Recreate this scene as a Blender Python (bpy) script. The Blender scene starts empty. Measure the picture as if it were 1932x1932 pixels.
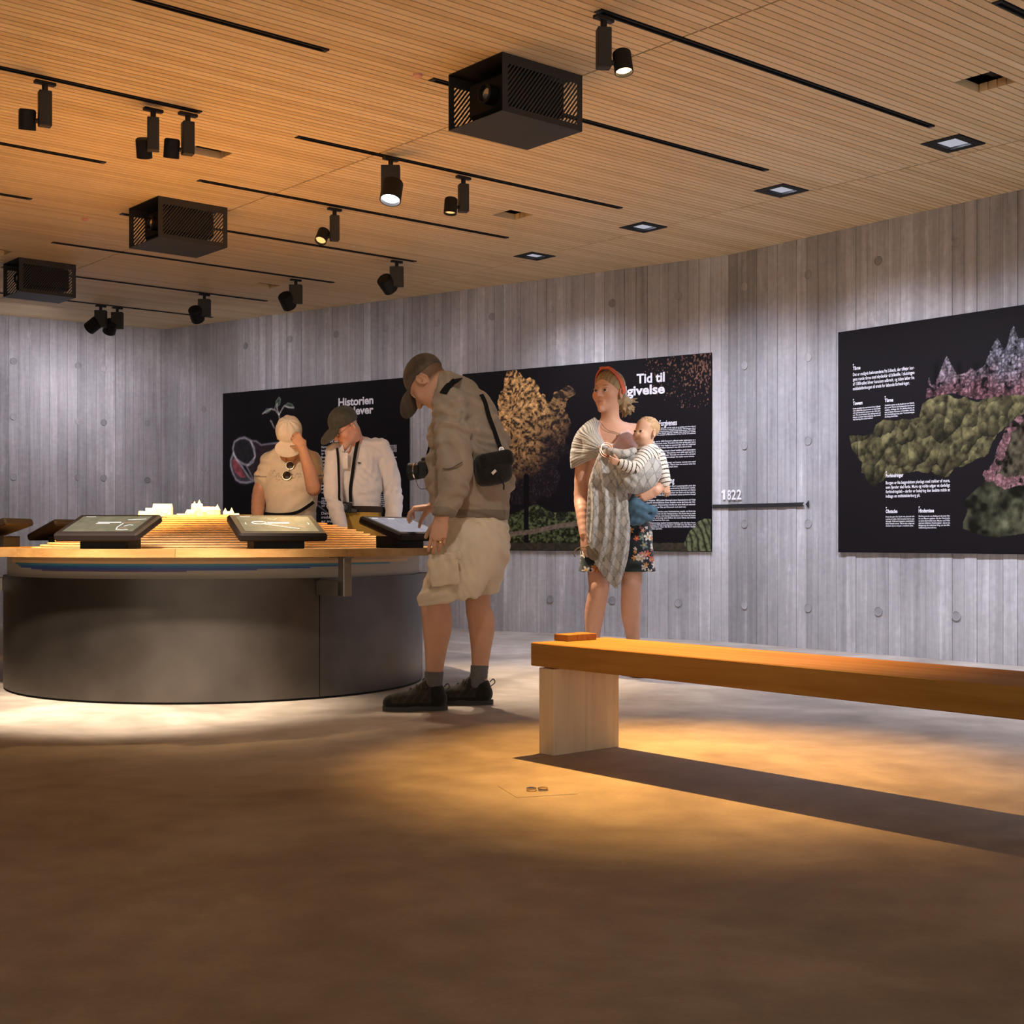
import bpy, math, random
import numpy as np
from mathutils import Vector, Matrix
random.seed(7)
RNG = np.random.default_rng(11)
SC = bpy.context.scene
COL = SC.collection
R = math.radians

# ------------------------------------------------------------------ camera
FPX, HORIZON, EYE = 2545.0, 1014.0, 0.80          # focal length in pixels of a 1932 px frame, horizon row, eye height
cam_data = bpy.data.cameras.new('camera')
cam_data.sensor_width = 36.0
cam_data.lens = 36.0 * FPX / 1932.0
cam_data.shift_y = (HORIZON - 966.0) / 1932.0
cam_data.clip_end = 100
camera = bpy.data.objects.new('camera', cam_data)
COL.objects.link(camera)
camera.location = (0, 0, EYE)
camera.rotation_euler = (R(90), 0, 0)
SC.camera = camera

# ------------------------------------------------------------------ world, exposure
world = bpy.data.worlds.new('world')
SC.world = world
world.use_nodes = True
world.node_tree.nodes['Background'].inputs[0].default_value = (1.0, 0.86, 0.70, 1)
world.node_tree.nodes['Background'].inputs[1].default_value = 1.05
SC.view_settings.view_transform = 'Standard'
SC.view_settings.look = 'None'
SC.view_settings.exposure = 0.75
SC.view_settings.gamma = 1.0
SC.view_settings.use_curve_mapping = False
SC.cycles.max_bounces = 6; SC.cycles.diffuse_bounces = 4; SC.cycles.adaptive_threshold = 0.02; SC.cycles.glossy_bounces = 3; SC.cycles.transmission_bounces = 3

# lamp powers in watts and their colours; the lamps themselves are built further down
WARM, AMBER, NEUTRAL, COOL = (1.0, 0.62, 0.26), (1.0, 0.50, 0.13), (1.0, 0.84, 0.66), (0.80, 0.83, 1.0)
P_BENCH, P_MODEL, P_TABLE, P_WALL, P_WASH = 620, 470, 150, 27, 142

P_FOOT, P_FILL = 1050, 150  # table foot lamps; fill lamps added for the people

# ------------------------------------------------------------------ geometry of the place
CEIL = 2.96
GRID = R(40.1)                                     # direction of the ceiling slats and tracks
CA, SA = math.cos(GRID), math.sin(GRID)
PHASE = -.020                                      # offset of the slat rows, so that the tracks take the place of a slat
def tu(t, u): return (t*CA + u*SA, t*SA - u*CA)    # along / across the slats -> x, y
def at(px, py, d):                                 # a surveyed point: pixel and distance -> metres
    return Vector(((px-966.0)*d/FPX, d, EYE + (HORIZON-py)*d/FPX))
CORNER_L, CORNER_M = Vector((-3.603, 14.02)), Vector((1.6646, 10.33))
DIR_A = (CORNER_M-CORNER_L).normalized()
DIR_B = Vector((0.6138, -0.7895)).normalized()
DIR_L = Vector((-0.837, -0.547)).normalized()

# ------------------------------------------------------------------ helpers
def tag(o, label=None, cat=None, group=None, kind=None):
    if label: o['label'] = label
    if cat: o['category'] = cat
    if group: o['group'] = group
    if kind: o['kind'] = kind
    return o
def empty(name, loc=(0,0,0), rz=0.0, label=None, cat=None, group=None, kind=None):
    o = bpy.data.objects.new(name, None)
    o.empty_display_size = 0.1
    o.location = loc; o.rotation_euler = (0, 0, rz)
    COL.objects.link(o)
    return tag(o, label, cat, group, kind)
def link_mesh(name, me, mat=None, parent=None, loc=None, rot=None):
    o = bpy.data.objects.new(name, me)
    COL.objects.link(o)
    if mat and not me.materials: me.materials.append(mat)
    if parent: o.parent = parent
    if loc is not None: o.location = loc
    if rot is not None: o.rotation_euler = rot
    return o
def copy_tree(o, parent=None):
    c = o.copy(); COL.objects.link(c)
    c.parent = parent
    for ch in list(o.children): copy_tree(ch, c)
    return c
def set_smooth(me, angle=None):
    me.polygons.foreach_set('use_smooth', [True]*len(me.polygons))
    if angle is not None:
        try: me.set_sharp_from_angle(angle=angle)
        except Exception: pass

class MB:
    """collects shapes and links them as one mesh object"""
    def __init__(s): s.v, s.f, s.m = [], [], []
    def add(s, vs, fs, mi=0):
        n = len(s.v)
        s.v += [tuple(x) for x in vs]; s.f += [tuple(i+n for i in f) for f in fs]; s.m += [mi]*len(fs)
        return s
    def box(s, c, size, M=None, bev=0.0, mi=0):
        hx, hy, hz = size[0]/2, size[1]/2, size[2]/2
        if bev <= 0:
            vs = [Vector((x,y,z)) for x in (-hx,hx) for y in (-hy,hy) for z in (-hz,hz)]
            fs = [(0,1,3,2),(4,6,7,5),(0,4,5,1),(2,3,7,6),(0,2,6,4),(1,5,7,3)]
        else:
            b = min(bev, hx*.99, hy*.99, hz*.99)
            vs, ix = [], {}
            for sx in (-1,1):
                for sy in (-1,1):
                    for sz in (-1,1):
                        for a in range(3):
                            p = [sx*(hx-b), sy*(hy-b), sz*(hz-b)]
                            p[a] = (sx*hx, sy*hy, sz*hz)[a]
                            ix[(sx,sy,sz,a)] = len(vs); vs.append(Vector(p))
            fs = []
            for a in range(3):
                o1, o2 = (a+1)%3, (a+2)%3
                for sg in (-1,1):
                    q = []
                    for (p1,p2) in ((-1,-1),(1,-1),(1,1),(-1,1)):
                        k = [0,0,0]; k[a]=sg; k[o1]=p1; k[o2]=p2
                        q.append(ix[(k[0],k[1],k[2],a)])
                    fs.append(tuple(q if sg>0 else q[::-1]))
                for p1 in (-1,1):
                    for p2 in (-1,1):
                        k0=[0,0,0]; k1=[0,0,0]
                        k0[o1]=p1; k0[o2]=p2; k0[a]=-1
                        k1[o1]=p1; k1[o2]=p2; k1[a]=1
                        q=(ix[(*k0,o1)],ix[(*k1,o1)],ix[(*k1,o2)],ix[(*k0,o2)])
                        fs.append(q if p1*p2>0 else q[::-1])
            for sx in (-1,1):
                for sy in (-1,1):
                    for sz in (-1,1):
                        q=(ix[(sx,sy,sz,0)],ix[(sx,sy,sz,1)],ix[(sx,sy,sz,2)])
                        fs.append(q if sx*sy*sz>0 else q[::-1])
        c = Vector(c)
        vs = [(M @ v if M else v) + c for v in vs]
        return s.add(vs, fs, mi)
    def prism(s, poly, z0, z1, mi=0):              # poly counter-clockwise in xy
        n = len(poly)
        vs = [(x,y,z0) for x,y in poly] + [(x,y,z1) for x,y in poly]
        fs = [tuple(range(n-1,-1,-1)), tuple(range(n,2*n))] + [(i,(i+1)%n,n+(i+1)%n,n+i) for i in range(n)]
        return s.add(vs, fs, mi)
    def lathe(s, prof, n=24, M=None, c=(0,0,0), mi=0, a0=0.0, a1=2*math.pi, close=True):
        full = abs(a1-a0-2*math.pi) < 1e-6
        k = n if full else n+1
        vs = []
        for i in range(k):
            a = a0 + (a1-a0)*i/n
            for r, z in prof:
                v = Vector((r*math.cos(a), r*math.sin(a), z))
                vs.append((M @ v if M else v) + Vector(c))
        m = len(prof); fs = []
        for i in range(n):
            j = (i+1) % k
            for q in range(m-1):
                fs.append((i*m+q, j*m+q, j*m+q+1, i*m+q+1))
        if full:
            if prof[0][0] > 1e-6 and close: fs.append(tuple(i*m for i in range(n-1,-1,-1)))
            if prof[-1][0] > 1e-6 and close: fs.append(tuple(i*m+m-1 for i in range(n)))
        return s.add(vs, fs, mi)
    def ringseg(s, r0, r1, z0, z1, a0, a1, n, mi=0):   # closed curved block
        vs = []
        for i in range(n+1):
            a = a0+(a1-a0)*i/n
            for r,z in ((r0,z0),(r1,z0),(r1,z1),(r0,z1)):
                vs.append((r*math.cos(a), r*math.sin(a), z))
        fs = []
        for i in range(n):
            b, c = i*4, i*4+4
            for q in range(4):
                w = (q+1)%4
                fs.append((b+q, c+q, c+w, b+w)[::-1])
        fs.append((0,1,2,3)); e = n*4; fs.append((e+3,e+2,e+1,e))
        return s.add(vs, fs, mi)
    def tube(s, pts, r, n=8, mi=0, cap=True):
        pts = [Vector(p) for p in pts]
        rs = r if isinstance(r, (list,tuple)) else [r]*len(pts)
        up = Vector((0,0,1)); vs = []; prev = None
        for i, p in enumerate(pts):
            d = (pts[min(i+1,len(pts)-1)] - pts[max(i-1,0)]).normalized()
            if prev is None:
                a = up.cross(d)
                if a.length < 1e-3: a = Vector((1,0,0)).cross(d)
            else:
                a = prev - d*prev.dot(d)
            a.normalize(); prev = a; b = d.cross(a)
            for k in range(n):
                t = 2*math.pi*k/n
                vs.append(p + (a*math.cos(t)+b*math.sin(t))*rs[i])
        fs = [(i*n+k, i*n+(k+1)%n, (i+1)*n+(k+1)%n, (i+1)*n+k) for i in range(len(pts)-1) for k in range(n)]
        if cap:
            fs.append(tuple(range(n-1,-1,-1))); e=(len(pts)-1)*n; fs.append(tuple(e+k for k in range(n)))
        return s.add(vs, fs, mi)
    def ribbon(s, pts, nrm, w, th=0.003, mi=0):     # flat strap: pts centre line, nrm outward normals
        pts=[Vector(p) for p in pts]; vs=[]
        for i,p in enumerate(pts):
            d=(pts[min(i+1,len(pts)-1)]-pts[max(i-1,0)]).normalized()
            nn=Vector(nrm[i] if isinstance(nrm,list) else nrm).normalized()
            b=d.cross(nn).normalized()*w/2
            nn=b.cross(d).normalized()*th/2
            vs += [p-b-nn, p+b-nn, p+b+nn, p-b+nn]
        fs=[]
        for i in range(len(pts)-1):
            a=i*4
            for q in range(4):
                w2=(q+1)%4
                fs.append((a+q,a+w2,a+4+w2,a+4+q))
        fs += [(3,2,1,0)]; e=(len(pts)-1)*4; fs.append((e,e+1,e+2,e+3))
        return s.add(vs,fs,mi)
    def mesh(s, name, mats=None, smooth=False, angle=R(35)):
        me = bpy.data.meshes.new(name)
        me.from_pydata(s.v, [], s.f)
        if mats:
            for m in (mats if isinstance(mats,(list,tuple)) else [mats]): me.materials.append(m)
        if any(s.m): me.polygons.foreach_set('material_index', s.m)
        if smooth: set_smooth(me, angle)
        me.update()
        return me
    def build(s, name, mats=None, parent=None, smooth=False, loc=None, rot=None, angle=R(35), flip=False):
        return link_mesh(name, s.mesh(name, mats, smooth, angle), None, parent, loc, rot)

# ------------------------------------------------------------------ materials
def new_mat(name):
    m = bpy.data.materials.new(name); m.use_nodes = True
    nt = m.node_tree; b = nt.nodes['Principled BSDF']
    return m, nt, b
def N(nt, t, **kw):
    n = nt.nodes.new(t)
    for k, v in kw.items():
        if k.startswith('i_'):
            n.inputs[int(k[2:]) if k[2:].isdigit() else k[2:].replace('_',' ')].default_value = v
        else: setattr(n, k, v)
    return n
def ramp(nt, fac, stops):
    r = nt.nodes.new('ShaderNodeValToRGB')
    e = r.color_ramp.elements
    while len(e) < len(stops): e.new(0.5)
    for k,(p,c) in enumerate(stops):
        e[k].position = p; e[k].color = (*c,1) if len(c)==3 else c
    nt.links.new(fac, r.inputs[0])
    return r.outputs[0]
def plain(name, col, rough=0.6, metal=0.0, spec=0.5, noise=None, bump=None, sheen=0.0, coords='Object'):
    """one-colour material; noise=(scale, amount) varies the colour, bump=(scale, strength)"""
    m, nt, b = new_mat(name)
    b.inputs['Base Color'].default_value = (*col,1)
    b.inputs['Roughness'].default_value = rough
    b.inputs['Metallic'].default_value = metal
    b.inputs['Specular IOR Level'].default_value = spec
    if sheen: b.inputs['Sheen Weight'].default_value = sheen
    tc = N(nt,'ShaderNodeTexCoord')
    if noise:
        nz = N(nt,'ShaderNodeTexNoise'); nz.inputs['Scale'].default_value = noise[0]; nz.inputs['Detail'].default_value = 5
        nt.links.new(tc.outputs[coords], nz.inputs['Vector'])
        lo = tuple(c*(1-noise[1]) for c in col); hi = tuple(min(1,c*(1+noise[1])) for c in col)
        nt.links.new(ramp(nt, nz.outputs[0], [(0.3,lo),(0.7,hi)]), b.inputs['Base Color'])
    if bump:
        nz = N(nt,'ShaderNodeTexNoise'); nz.inputs['Scale'].default_value = bump[0]; nz.inputs['Detail'].default_value = 4
        nt.links.new(tc.outputs[coords], nz.inputs['Vector'])
        bp = N(nt,'ShaderNodeBump'); bp.inputs['Strength'].default_value = bump[1]; bp.inputs['Distance'].default_value = 0.004
        nt.links.new(nz.outputs[0], bp.inputs['Height']); nt.links.new(bp.outputs[0], b.inputs['Normal'])
    return m
def emit(name, col, strength):
    m, nt, b = new_mat(name)
    b.inputs['Base Color'].default_value = (0.02,0.02,0.02,1)
    b.inputs['Emission Color'].default_value = (*col,1)
    b.inputs['Emission Strength'].default_value = strength
    return m
def vcol(name, rough=0.6, spec=0.4, sheen=0.0, sss=0.0, bump=None):
    m, nt, b = new_mat(name)
    a = N(nt,'ShaderNodeVertexColor', layer_name='Col')
    nt.links.new(a.outputs[0], b.inputs['Base Color'])
    b.inputs['Roughness'].default_value = rough
    b.inputs['Specular IOR Level'].default_value = spec
    if sheen: b.inputs['Sheen Weight'].default_value = sheen
    if sss:
        b.inputs['Subsurface Weight'].default_value = sss
        b.inputs['Subsurface Radius'].default_value = (0.012,0.004,0.002)
    if bump:
        tc = N(nt,'ShaderNodeTexCoord')
        nz = N(nt,'ShaderNodeTexNoise'); nz.inputs['Scale'].default_value = bump[0]
        nt.links.new(tc.outputs['Object'], nz.inputs['Vector'])
        bp = N(nt,'ShaderNodeBump'); bp.inputs['Strength'].default_value = bump[1]; bp.inputs['Distance'].default_value = 0.003
        nt.links.new(nz.outputs[0], bp.inputs['Height']); nt.links.new(bp.outputs[0], b.inputs['Normal'])
    return m

def concrete_mat():
    m, nt, b = new_mat('board_marked_concrete')
    L = nt.links.new
    g = N(nt,'ShaderNodeNewGeometry'); oi = N(nt,'ShaderNodeObjectInfo')
    mp = N(nt,'ShaderNodeMapping'); mp.inputs['Scale'].default_value = (9,9,0.35); L(g.outputs['Position'], mp.inputs[0])
    n1 = N(nt,'ShaderNodeTexNoise'); n1.inputs['Scale'].default_value = 2.2; n1.inputs['Detail'].default_value = 7; n1.inputs['Roughness'].default_value=.65; L(mp.outputs[0], n1.inputs['Vector'])
    n2 = N(nt,'ShaderNodeTexNoise'); n2.inputs['Scale'].default_value = 0.9; n2.inputs['Detail'].default_value = 6; n2.inputs['Roughness'].default_value=.6; L(g.outputs['Position'], n2.inputs['Vector'])
    n3 = N(nt,'ShaderNodeTexNoise'); n3.inputs['Scale'].default_value = 26; n3.inputs['Detail'].default_value = 3; L(g.outputs['Position'], n3.inputs['Vector'])
    a = N(nt,'ShaderNodeMath', operation='MULTIPLY_ADD'); L(n1.outputs[0], a.inputs[0]); a.inputs[1].default_value=.70; a.inputs[2].default_value=-.28
    c = N(nt,'ShaderNodeMath', operation='MULTIPLY_ADD'); L(n2.outputs[0], c.inputs[0]); c.inputs[1].default_value=.75; L(a.outputs[0], c.inputs[2])
    d = N(nt,'ShaderNodeMath', operation='MULTIPLY_ADD'); L(oi.outputs['Random'], d.inputs[0]); d.inputs[1].default_value=.12; L(c.outputs[0], d.inputs[2])
    e = N(nt,'ShaderNodeMath', operation='MULTIPLY_ADD'); L(n3.outputs[0], e.inputs[0]); e.inputs[1].default_value=.2; L(d.outputs[0], e.inputs[2])
    mp2 = N(nt,'ShaderNodeMapping'); mp2.inputs['Scale'].default_value = (4.5,4.5,1.6); L(g.outputs['Position'], mp2.inputs[0])
    n4 = N(nt,'ShaderNodeTexNoise'); n4.inputs['Scale'].default_value = 1.0; n4.inputs['Detail'].default_value = 8; n4.inputs['Roughness'].default_value=.7; L(mp2.outputs[0], n4.inputs['Vector'])
    mr = N(nt,'ShaderNodeMapRange'); L(n4.outputs[0], mr.inputs[0]); mr.inputs[1].default_value=.62; mr.inputs[2].default_value=.72; mr.inputs[3].default_value=0; mr.inputs[4].default_value=.22
    e2 = N(nt,'ShaderNodeMath', operation='ADD'); L(e.outputs[0], e2.inputs[0]); L(mr.outputs[0], e2.inputs[1]); e = e2
    col = ramp(nt, e.outputs[0], [(0.22,(.15,.146,.154)),(0.48,(.335,.330,.342)),(0.66,(.44,.438,.452)),(0.86,(.66,.66,.68))])
    mx = N(nt,'ShaderNodeMix', data_type='RGBA', blend_type='MULTIPLY'); mx.inputs[0].default_value=1.0; L(col, mx.inputs[6]); L(oi.outputs['Color'], mx.inputs[7])
    L(mx.outputs[2], b.inputs['Base Color'])
    b.inputs['Roughness'].default_value = .8
    b.inputs['Specular IOR Level'].default_value = .25
    bp = N(nt,'ShaderNodeBump'); bp.inputs['Strength'].default_value=.35; bp.inputs['Distance'].default_value=.004
    L(e.outputs[0], bp.inputs['Height']); L(bp.outputs[0], b.inputs['Normal'])
    return m
def floor_mat():
    m, nt, b = new_mat('polished_concrete_floor')
    L = nt.links.new
    g = N(nt,'ShaderNodeNewGeometry')
    n1 = N(nt,'ShaderNodeTexNoise'); n1.inputs['Scale'].default_value=1.1; n1.inputs['Detail'].default_value=8; n1.inputs['Roughness'].default_value=.62; n1.inputs['Distortion'].default_value=.6; L(g.outputs['Position'], n1.inputs['Vector'])
    n2 = N(nt,'ShaderNodeTexNoise'); n2.inputs['Scale'].default_value=7; n2.inputs['Detail'].default_value=6; L(g.outputs['Position'], n2.inputs['Vector'])
    n3 = N(nt,'ShaderNodeTexNoise'); n3.inputs['Scale'].default_value=90; n3.inputs['Detail'].default_value=2; L(g.outputs['Position'], n3.inputs['Vector'])
    a = N(nt,'ShaderNodeMath', operation='MULTIPLY_ADD'); L(n2.outputs[0], a.inputs[0]); a.inputs[1].default_value=.35; a.inputs[2].default_value=-.175
    c = N(nt,'ShaderNodeMath', operation='ADD'); L(n1.outputs[0], c.inputs[0]); L(a.outputs[0], c.inputs[1])
    d = N(nt,'ShaderNodeMath', operation='MULTIPLY_ADD'); L(n3.outputs[0], d.inputs[0]); d.inputs[1].default_value=.12; L(c.outputs[0], d.inputs[2])
    L(ramp(nt, d.outputs[0], [(0.33,(.205,.172,.138)),(0.55,(.33,.285,.24)),(0.76,(.47,.42,.365))]), b.inputs['Base Color'])
    r = N(nt,'ShaderNodeMapRange'); L(n1.outputs[0], r.inputs[0]); r.inputs[1].default_value=.3; r.inputs[2].default_value=.7; r.inputs[3].default_value=.42; r.inputs[4].default_value=.6
    L(r.outputs[0], b.inputs['Roughness'])
    b.inputs['Specular IOR Level'].default_value=.35
    bp = N(nt,'ShaderNodeBump'); bp.inputs['Strength'].default_value=.06; bp.inputs['Distance'].default_value=.004
    L(n2.outputs[0], bp.inputs['Height']); L(bp.outputs[0], b.inputs['Normal'])
    return m
def slat_mat():
    m, nt, b = new_mat('ceiling_pine')
    L = nt.links.new
    g = N(nt,'ShaderNodeNewGeometry')
    mp = N(nt,'ShaderNodeVectorRotate', rotation_type='Z_AXIS'); L(g.outputs['Position'], mp.inputs['Vector']); mp.inputs['Angle'].default_value = -GRID
    sp = N(nt,'ShaderNodeSeparateXYZ'); L(mp.outputs[0], sp.inputs[0])
    q0 = N(nt,'ShaderNodeMath', operation='ADD'); q0.inputs[1].default_value=PHASE
    q = N(nt,'ShaderNodeMath', operation='DIVIDE'); L(sp.outputs[1], q0.inputs[0]); L(q0.outputs[0], q.inputs[0]); q.inputs[1].default_value=.048
    fl = N(nt,'ShaderNodeMath', operation='ROUND'); L(q.outputs[0], fl.inputs[0])
    t1 = N(nt,'ShaderNodeMath', operation='SUBTRACT'); L(sp.outputs[0], t1.inputs[0]); t1.inputs[1].default_value=1.79
    t2 = N(nt,'ShaderNodeMath', operation='DIVIDE'); L(t1.outputs[0], t2.inputs[0]); t2.inputs[1].default_value=2.526
    t3 = N(nt,'ShaderNodeMath', operation='FLOOR'); L(t2.outputs[0], t3.inputs[0])
    cb = N(nt,'ShaderNodeCombineXYZ'); L(fl.outputs[0], cb.inputs[0]); L(t3.outputs[0], cb.inputs[1])
    wn = N(nt,'ShaderNodeTexWhiteNoise', noise_dimensions='2D'); L(cb.outputs[0], wn.inputs['Vector'])
    ms = N(nt,'ShaderNodeMapping'); ms.inputs['Scale'].default_value=(2.2,60,60); L(mp.outputs[0], ms.inputs[0])
    nz = N(nt,'ShaderNodeTexNoise'); nz.inputs['Scale'].default_value=1.5; nz.inputs['Detail'].default_value=5; L(ms.outputs[0], nz.inputs['Vector'])
    a = N(nt,'ShaderNodeMath', operation='MULTIPLY_ADD'); L(nz.outputs[0], a.inputs[0]); a.inputs[1].default_value=.55; a.inputs[2].default_value=0
    c = N(nt,'ShaderNodeMath', operation='MULTIPLY_ADD'); L(wn.outputs[0], c.inputs[0]); c.inputs[1].default_value=.5; L(a.outputs[0], c.inputs[2])
    L(ramp(nt, c.outputs[0], [(0.15,(.68,.50,.27)),(0.55,(.80,.62,.365)),(0.9,(.87,.71,.46))]), b.inputs['Base Color'])
    b.inputs['Roughness'].default_value=.55; b.inputs['Specular IOR Level'].default_value=.3
    return m
def oak_mat(name, dark, mid, light, axis=0, scale=1.0, rough=.5):
    m, nt, b = new_mat(name)
    L = nt.links.new
    tc = N(nt,'ShaderNodeTexCoord'); oi = N(nt,'ShaderNodeObjectInfo')
    ad = N(nt,'ShaderNodeVectorMath', operation='MULTIPLY_ADD'); L(oi.outputs['Random'], ad.inputs[0]); ad.inputs[1].default_value=(7,7,7); L(tc.outputs['Object'], ad.inputs[2])
    sc = [22*scale]*3; sc[axis] = 1.6*scale
    mp = N(nt,'ShaderNodeMapping'); mp.inputs['Scale'].default_value=sc; L(ad.outputs[0], mp.inputs[0])
    n1 = N(nt,'ShaderNodeTexNoise'); n1.inputs['Scale'].default_value=1; n1.inputs['Detail'].default_value=8; n1.inputs['Roughness'].default_value=.6; n1.inputs['Distortion'].default_value=.5; L(mp.outputs[0], n1.inputs['Vector'])
    n2 = N(nt,'ShaderNodeTexNoise'); n2.inputs['Scale'].default_value=.28; n2.inputs['Detail'].default_value=2; L(mp.outputs[0], n2.inputs['Vector'])
    c = N(nt,'ShaderNodeMath', operation='MULTIPLY_ADD'); L(n2.outputs[0], c.inputs[0]); c.inputs[1].default_value=.6; c.inputs[2].default_value=-.3
    a = N(nt,'ShaderNodeMath', operation='ADD'); L(n1.outputs[0], a.inputs[0]); L(c.outputs[0], a.inputs[1])
    a2 = N(nt,'ShaderNodeMath', operation='MULTIPLY_ADD'); L(oi.outputs['Random'], a2.inputs[0]); a2.inputs[1].default_value=.12; L(a.outputs[0], a2.inputs[2])
    L(ramp(nt, a2.outputs[0], [(0.25,dark),(0.52,mid),(0.8,light)]), b.inputs['Base Color'])
    b.inputs['Roughness'].default_value=rough; b.inputs['Specular IOR Level'].default_value=.35
    bp = N(nt,'ShaderNodeBump'); bp.inputs['Strength'].default_value=.12; bp.inputs['Distance'].default_value=.003
    L(n1.outputs[0], bp.inputs['Height']); L(bp.outputs[0], b.inputs['Normal'])
    return m

M = {}
M['concrete'] = concrete_mat()
M['floor'] = floor_mat()
M['slat'] = slat_mat()
M['felt'] = plain('black_felt', (.012,.010,.009), .95)
M['black'] = plain('black_powder_coat', (.012,.012,.013), .6, spec=.25, noise=(40,.2))
M['webbing'] = plain('black_webbing', (.010,.010,.011), .9, spec=.08)
M['kiosk'] = plain('screen_housing_plastic', (.012,.009,.009), .6, spec=.14)
M['black_box'] = plain('black_sheet_metal', (.022,.022,.023), .55, bump=(220,.15))
M['black_gloss'] = plain('black_plastic', (.011,.010,.011), .38, spec=.35)
M['oak'] = oak_mat('bench_oak', (.23,.10,.018), (.35,.168,.033), (.45,.24,.065), 0)
M['oak_leg'] = oak_mat('leg_oak', (.34,.25,.15), (.60,.49,.345), (.70,.59,.43), 2, .8)
M['oak_ring'] = oak_mat('counter_oak', (.20,.10,.030), (.28,.15,.048), (.35,.20,.075), 0)
M['birch'] = plain('birch_model_wood', (.72,.50,.27), .6, noise=(30,.12))
M['birch_house'] = plain('pale_model_wood', (.82,.70,.56), .6)
M['steel'] = plain('burnished_steel', (.085,.074,.066), .38, .9, noise=(3,.25))
M['steel_bracket'] = plain('brushed_bracket_steel', (.22,.20,.18), .38, .9)
M['band'] = plain('grey_lacquer_band', (.30,.275,.235), .45)
M['poster'] = plain('black_print_board', (.009,.0075,.009), .5, spec=.12)
M['poster_edge'] = plain('board_edge', (.25,.24,.24), .7)
M['ink_white'] = plain('white_ink', (.80,.80,.86), .6)
M['white_vinyl'] = plain('white_vinyl', (.88,.88,.92), .5)
M['black_vinyl'] = plain('black_vinyl', (.02,.02,.022), .5)
M['print'] = vcol('printed_picture', .5, .12)
M['lamp_warm'] = emit('lit_lens_warm', (1.0,.66,.30), 6)
M['lamp_white'] = emit('lit_lens_white', (1.0,.93,.95), 10)
M['lamp_dim'] = emit('glowing_reflector', (1.0,.58,.20), .75)
M['lens_off'] = plain('dark_lens', (.05,.05,.05), .12)
M['reflector'] = emit('wall_washer_reflector', (.86,.87,1.0), .28)
M['chrome'] = plain('polished_metal', (.7,.7,.72), .15, 1.0)
M['brass'] = plain('brushed_brass', (.55,.42,.24), .3, 1.0)
M['glass_lens'] = plain('coated_lens_glass', (.55,.57,.64), .12, .9)
# ================================================================== lamps' light, used by the lamp builders
def spot(name, loc, target, power, col, angle, blend=.6, size=.04, parent=None):
    l = bpy.data.lights.new(name, 'SPOT')
    l.energy = power; l.color = col; l.spot_size = R(angle); l.spot_blend = blend; l.shadow_soft_size = size
    o = bpy.data.objects.new(name, l); COL.objects.link(o)
    d = Vector(target) - Vector(loc)
    q = d.to_track_quat('-Z','Y')
    if parent:
        o.parent = parent
        inv = (Matrix.Translation(parent.location) @ parent.rotation_euler.to_matrix().to_4x4()).inverted()
        mw = inv @ (Matrix.Translation(Vector(loc)) @ q.to_matrix().to_4x4())
        o.location = mw.translation; o.rotation_euler = mw.to_euler()
    else:
        o.location = loc; o.rotation_euler = q.to_euler()
    return o

# ================================================================== floor
FLOOR = [(-10,-6),(12,-6),(12,0),(2.2,11.0),(-3.4,15.0),(-10,11.5)]
mb = MB(); mb.prism(FLOOR, -.12, 0.0)
floor = mb.build('floor', M['floor']); tag(floor, kind='structure')

# ================================================================== board-marked concrete walls
def unit_box():
    b = MB(); b.box((.5,-.5,.5),(1,1,1)); return b.mesh('concrete_board', M['concrete'])
BOARD = unit_box()
def hole_mesh():
    b = MB(); b.lathe([(.033,0),(.0325,.0016),(.028,.0020),(.025,.0005),(.0,.0004)], 18)
    return b.mesh('tie_hole', M['concrete'], True, R(25))
HOLE = hole_mesh()
def wall(name, p0, d, length, holes, zrows, skip=()):
    """core slab plus one slab per formwork board, local x along the wall, local -y into the room"""
    root = empty(name, (p0.x, p0.y, 0), math.atan2(d.y, d.x), kind='structure')
    b = MB(); b.box((length/2, .13, CEIL/2), (length+.5, .22, CEIL)); b.build('core', M['concrete'], root)
    x = 0.0
    while x < length-.02:
        w = random.choice((.08,.09,.095,.10,.105)); w = min(w, length-x)
        gap = random.choice((.0015,.002,.003,.004))
        o = link_mesh('concrete_board', BOARD, None, root)
        o.location = (x+gap/2, .02, 0); o.scale = (w-gap, .032+random.uniform(0,.005), CEIL)
        t = random.uniform(.88,1.06)
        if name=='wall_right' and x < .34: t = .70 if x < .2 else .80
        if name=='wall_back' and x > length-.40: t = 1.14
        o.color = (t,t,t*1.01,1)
        x += w
    for hx in holes:
        for hz in zrows:
            if 0.05 < hx < length-.05 and not any(a<hx<b and c<hz<e for a,b,c,e in skip):
                o = link_mesh('tie_hole', HOLE, None, root)
                o.location = (hx, -.0178, hz+random.uniform(-.01,.01)); o.rotation_euler = (R(90),0,0); t = random.uniform(.62,.95); o.color = (t,t,t,1)
    return root
LEN_A = (CORNER_M-CORNER_L).length
ZR = (.29,.895,1.50,2.10,2.70)
wall_back = wall('wall_back', CORNER_L, DIR_A, LEN_A, [i*.6 for i in range(0,11)], ZR, skip=((.89,3.3,.6,2.3),(3.89,6.3,.6,2.3)))
wall_right = wall('wall_right', CORNER_M, DIR_B, 12.0, [.17+i*.61 for i in range(20)], ZR, skip=((1.05,3.5,.6,2.3),))
LEFT_END = CORNER_L + DIR_L*5.4
wall_left = wall('wall_left', LEFT_END, -DIR_L, 5.4, [5.4-.195,5.4-.643,5.4-.897,5.4-1.52,5.4-2.1,5.4-2.7,5.4-3.3], (.29,.83,1.40,1.97,2.52))
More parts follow.
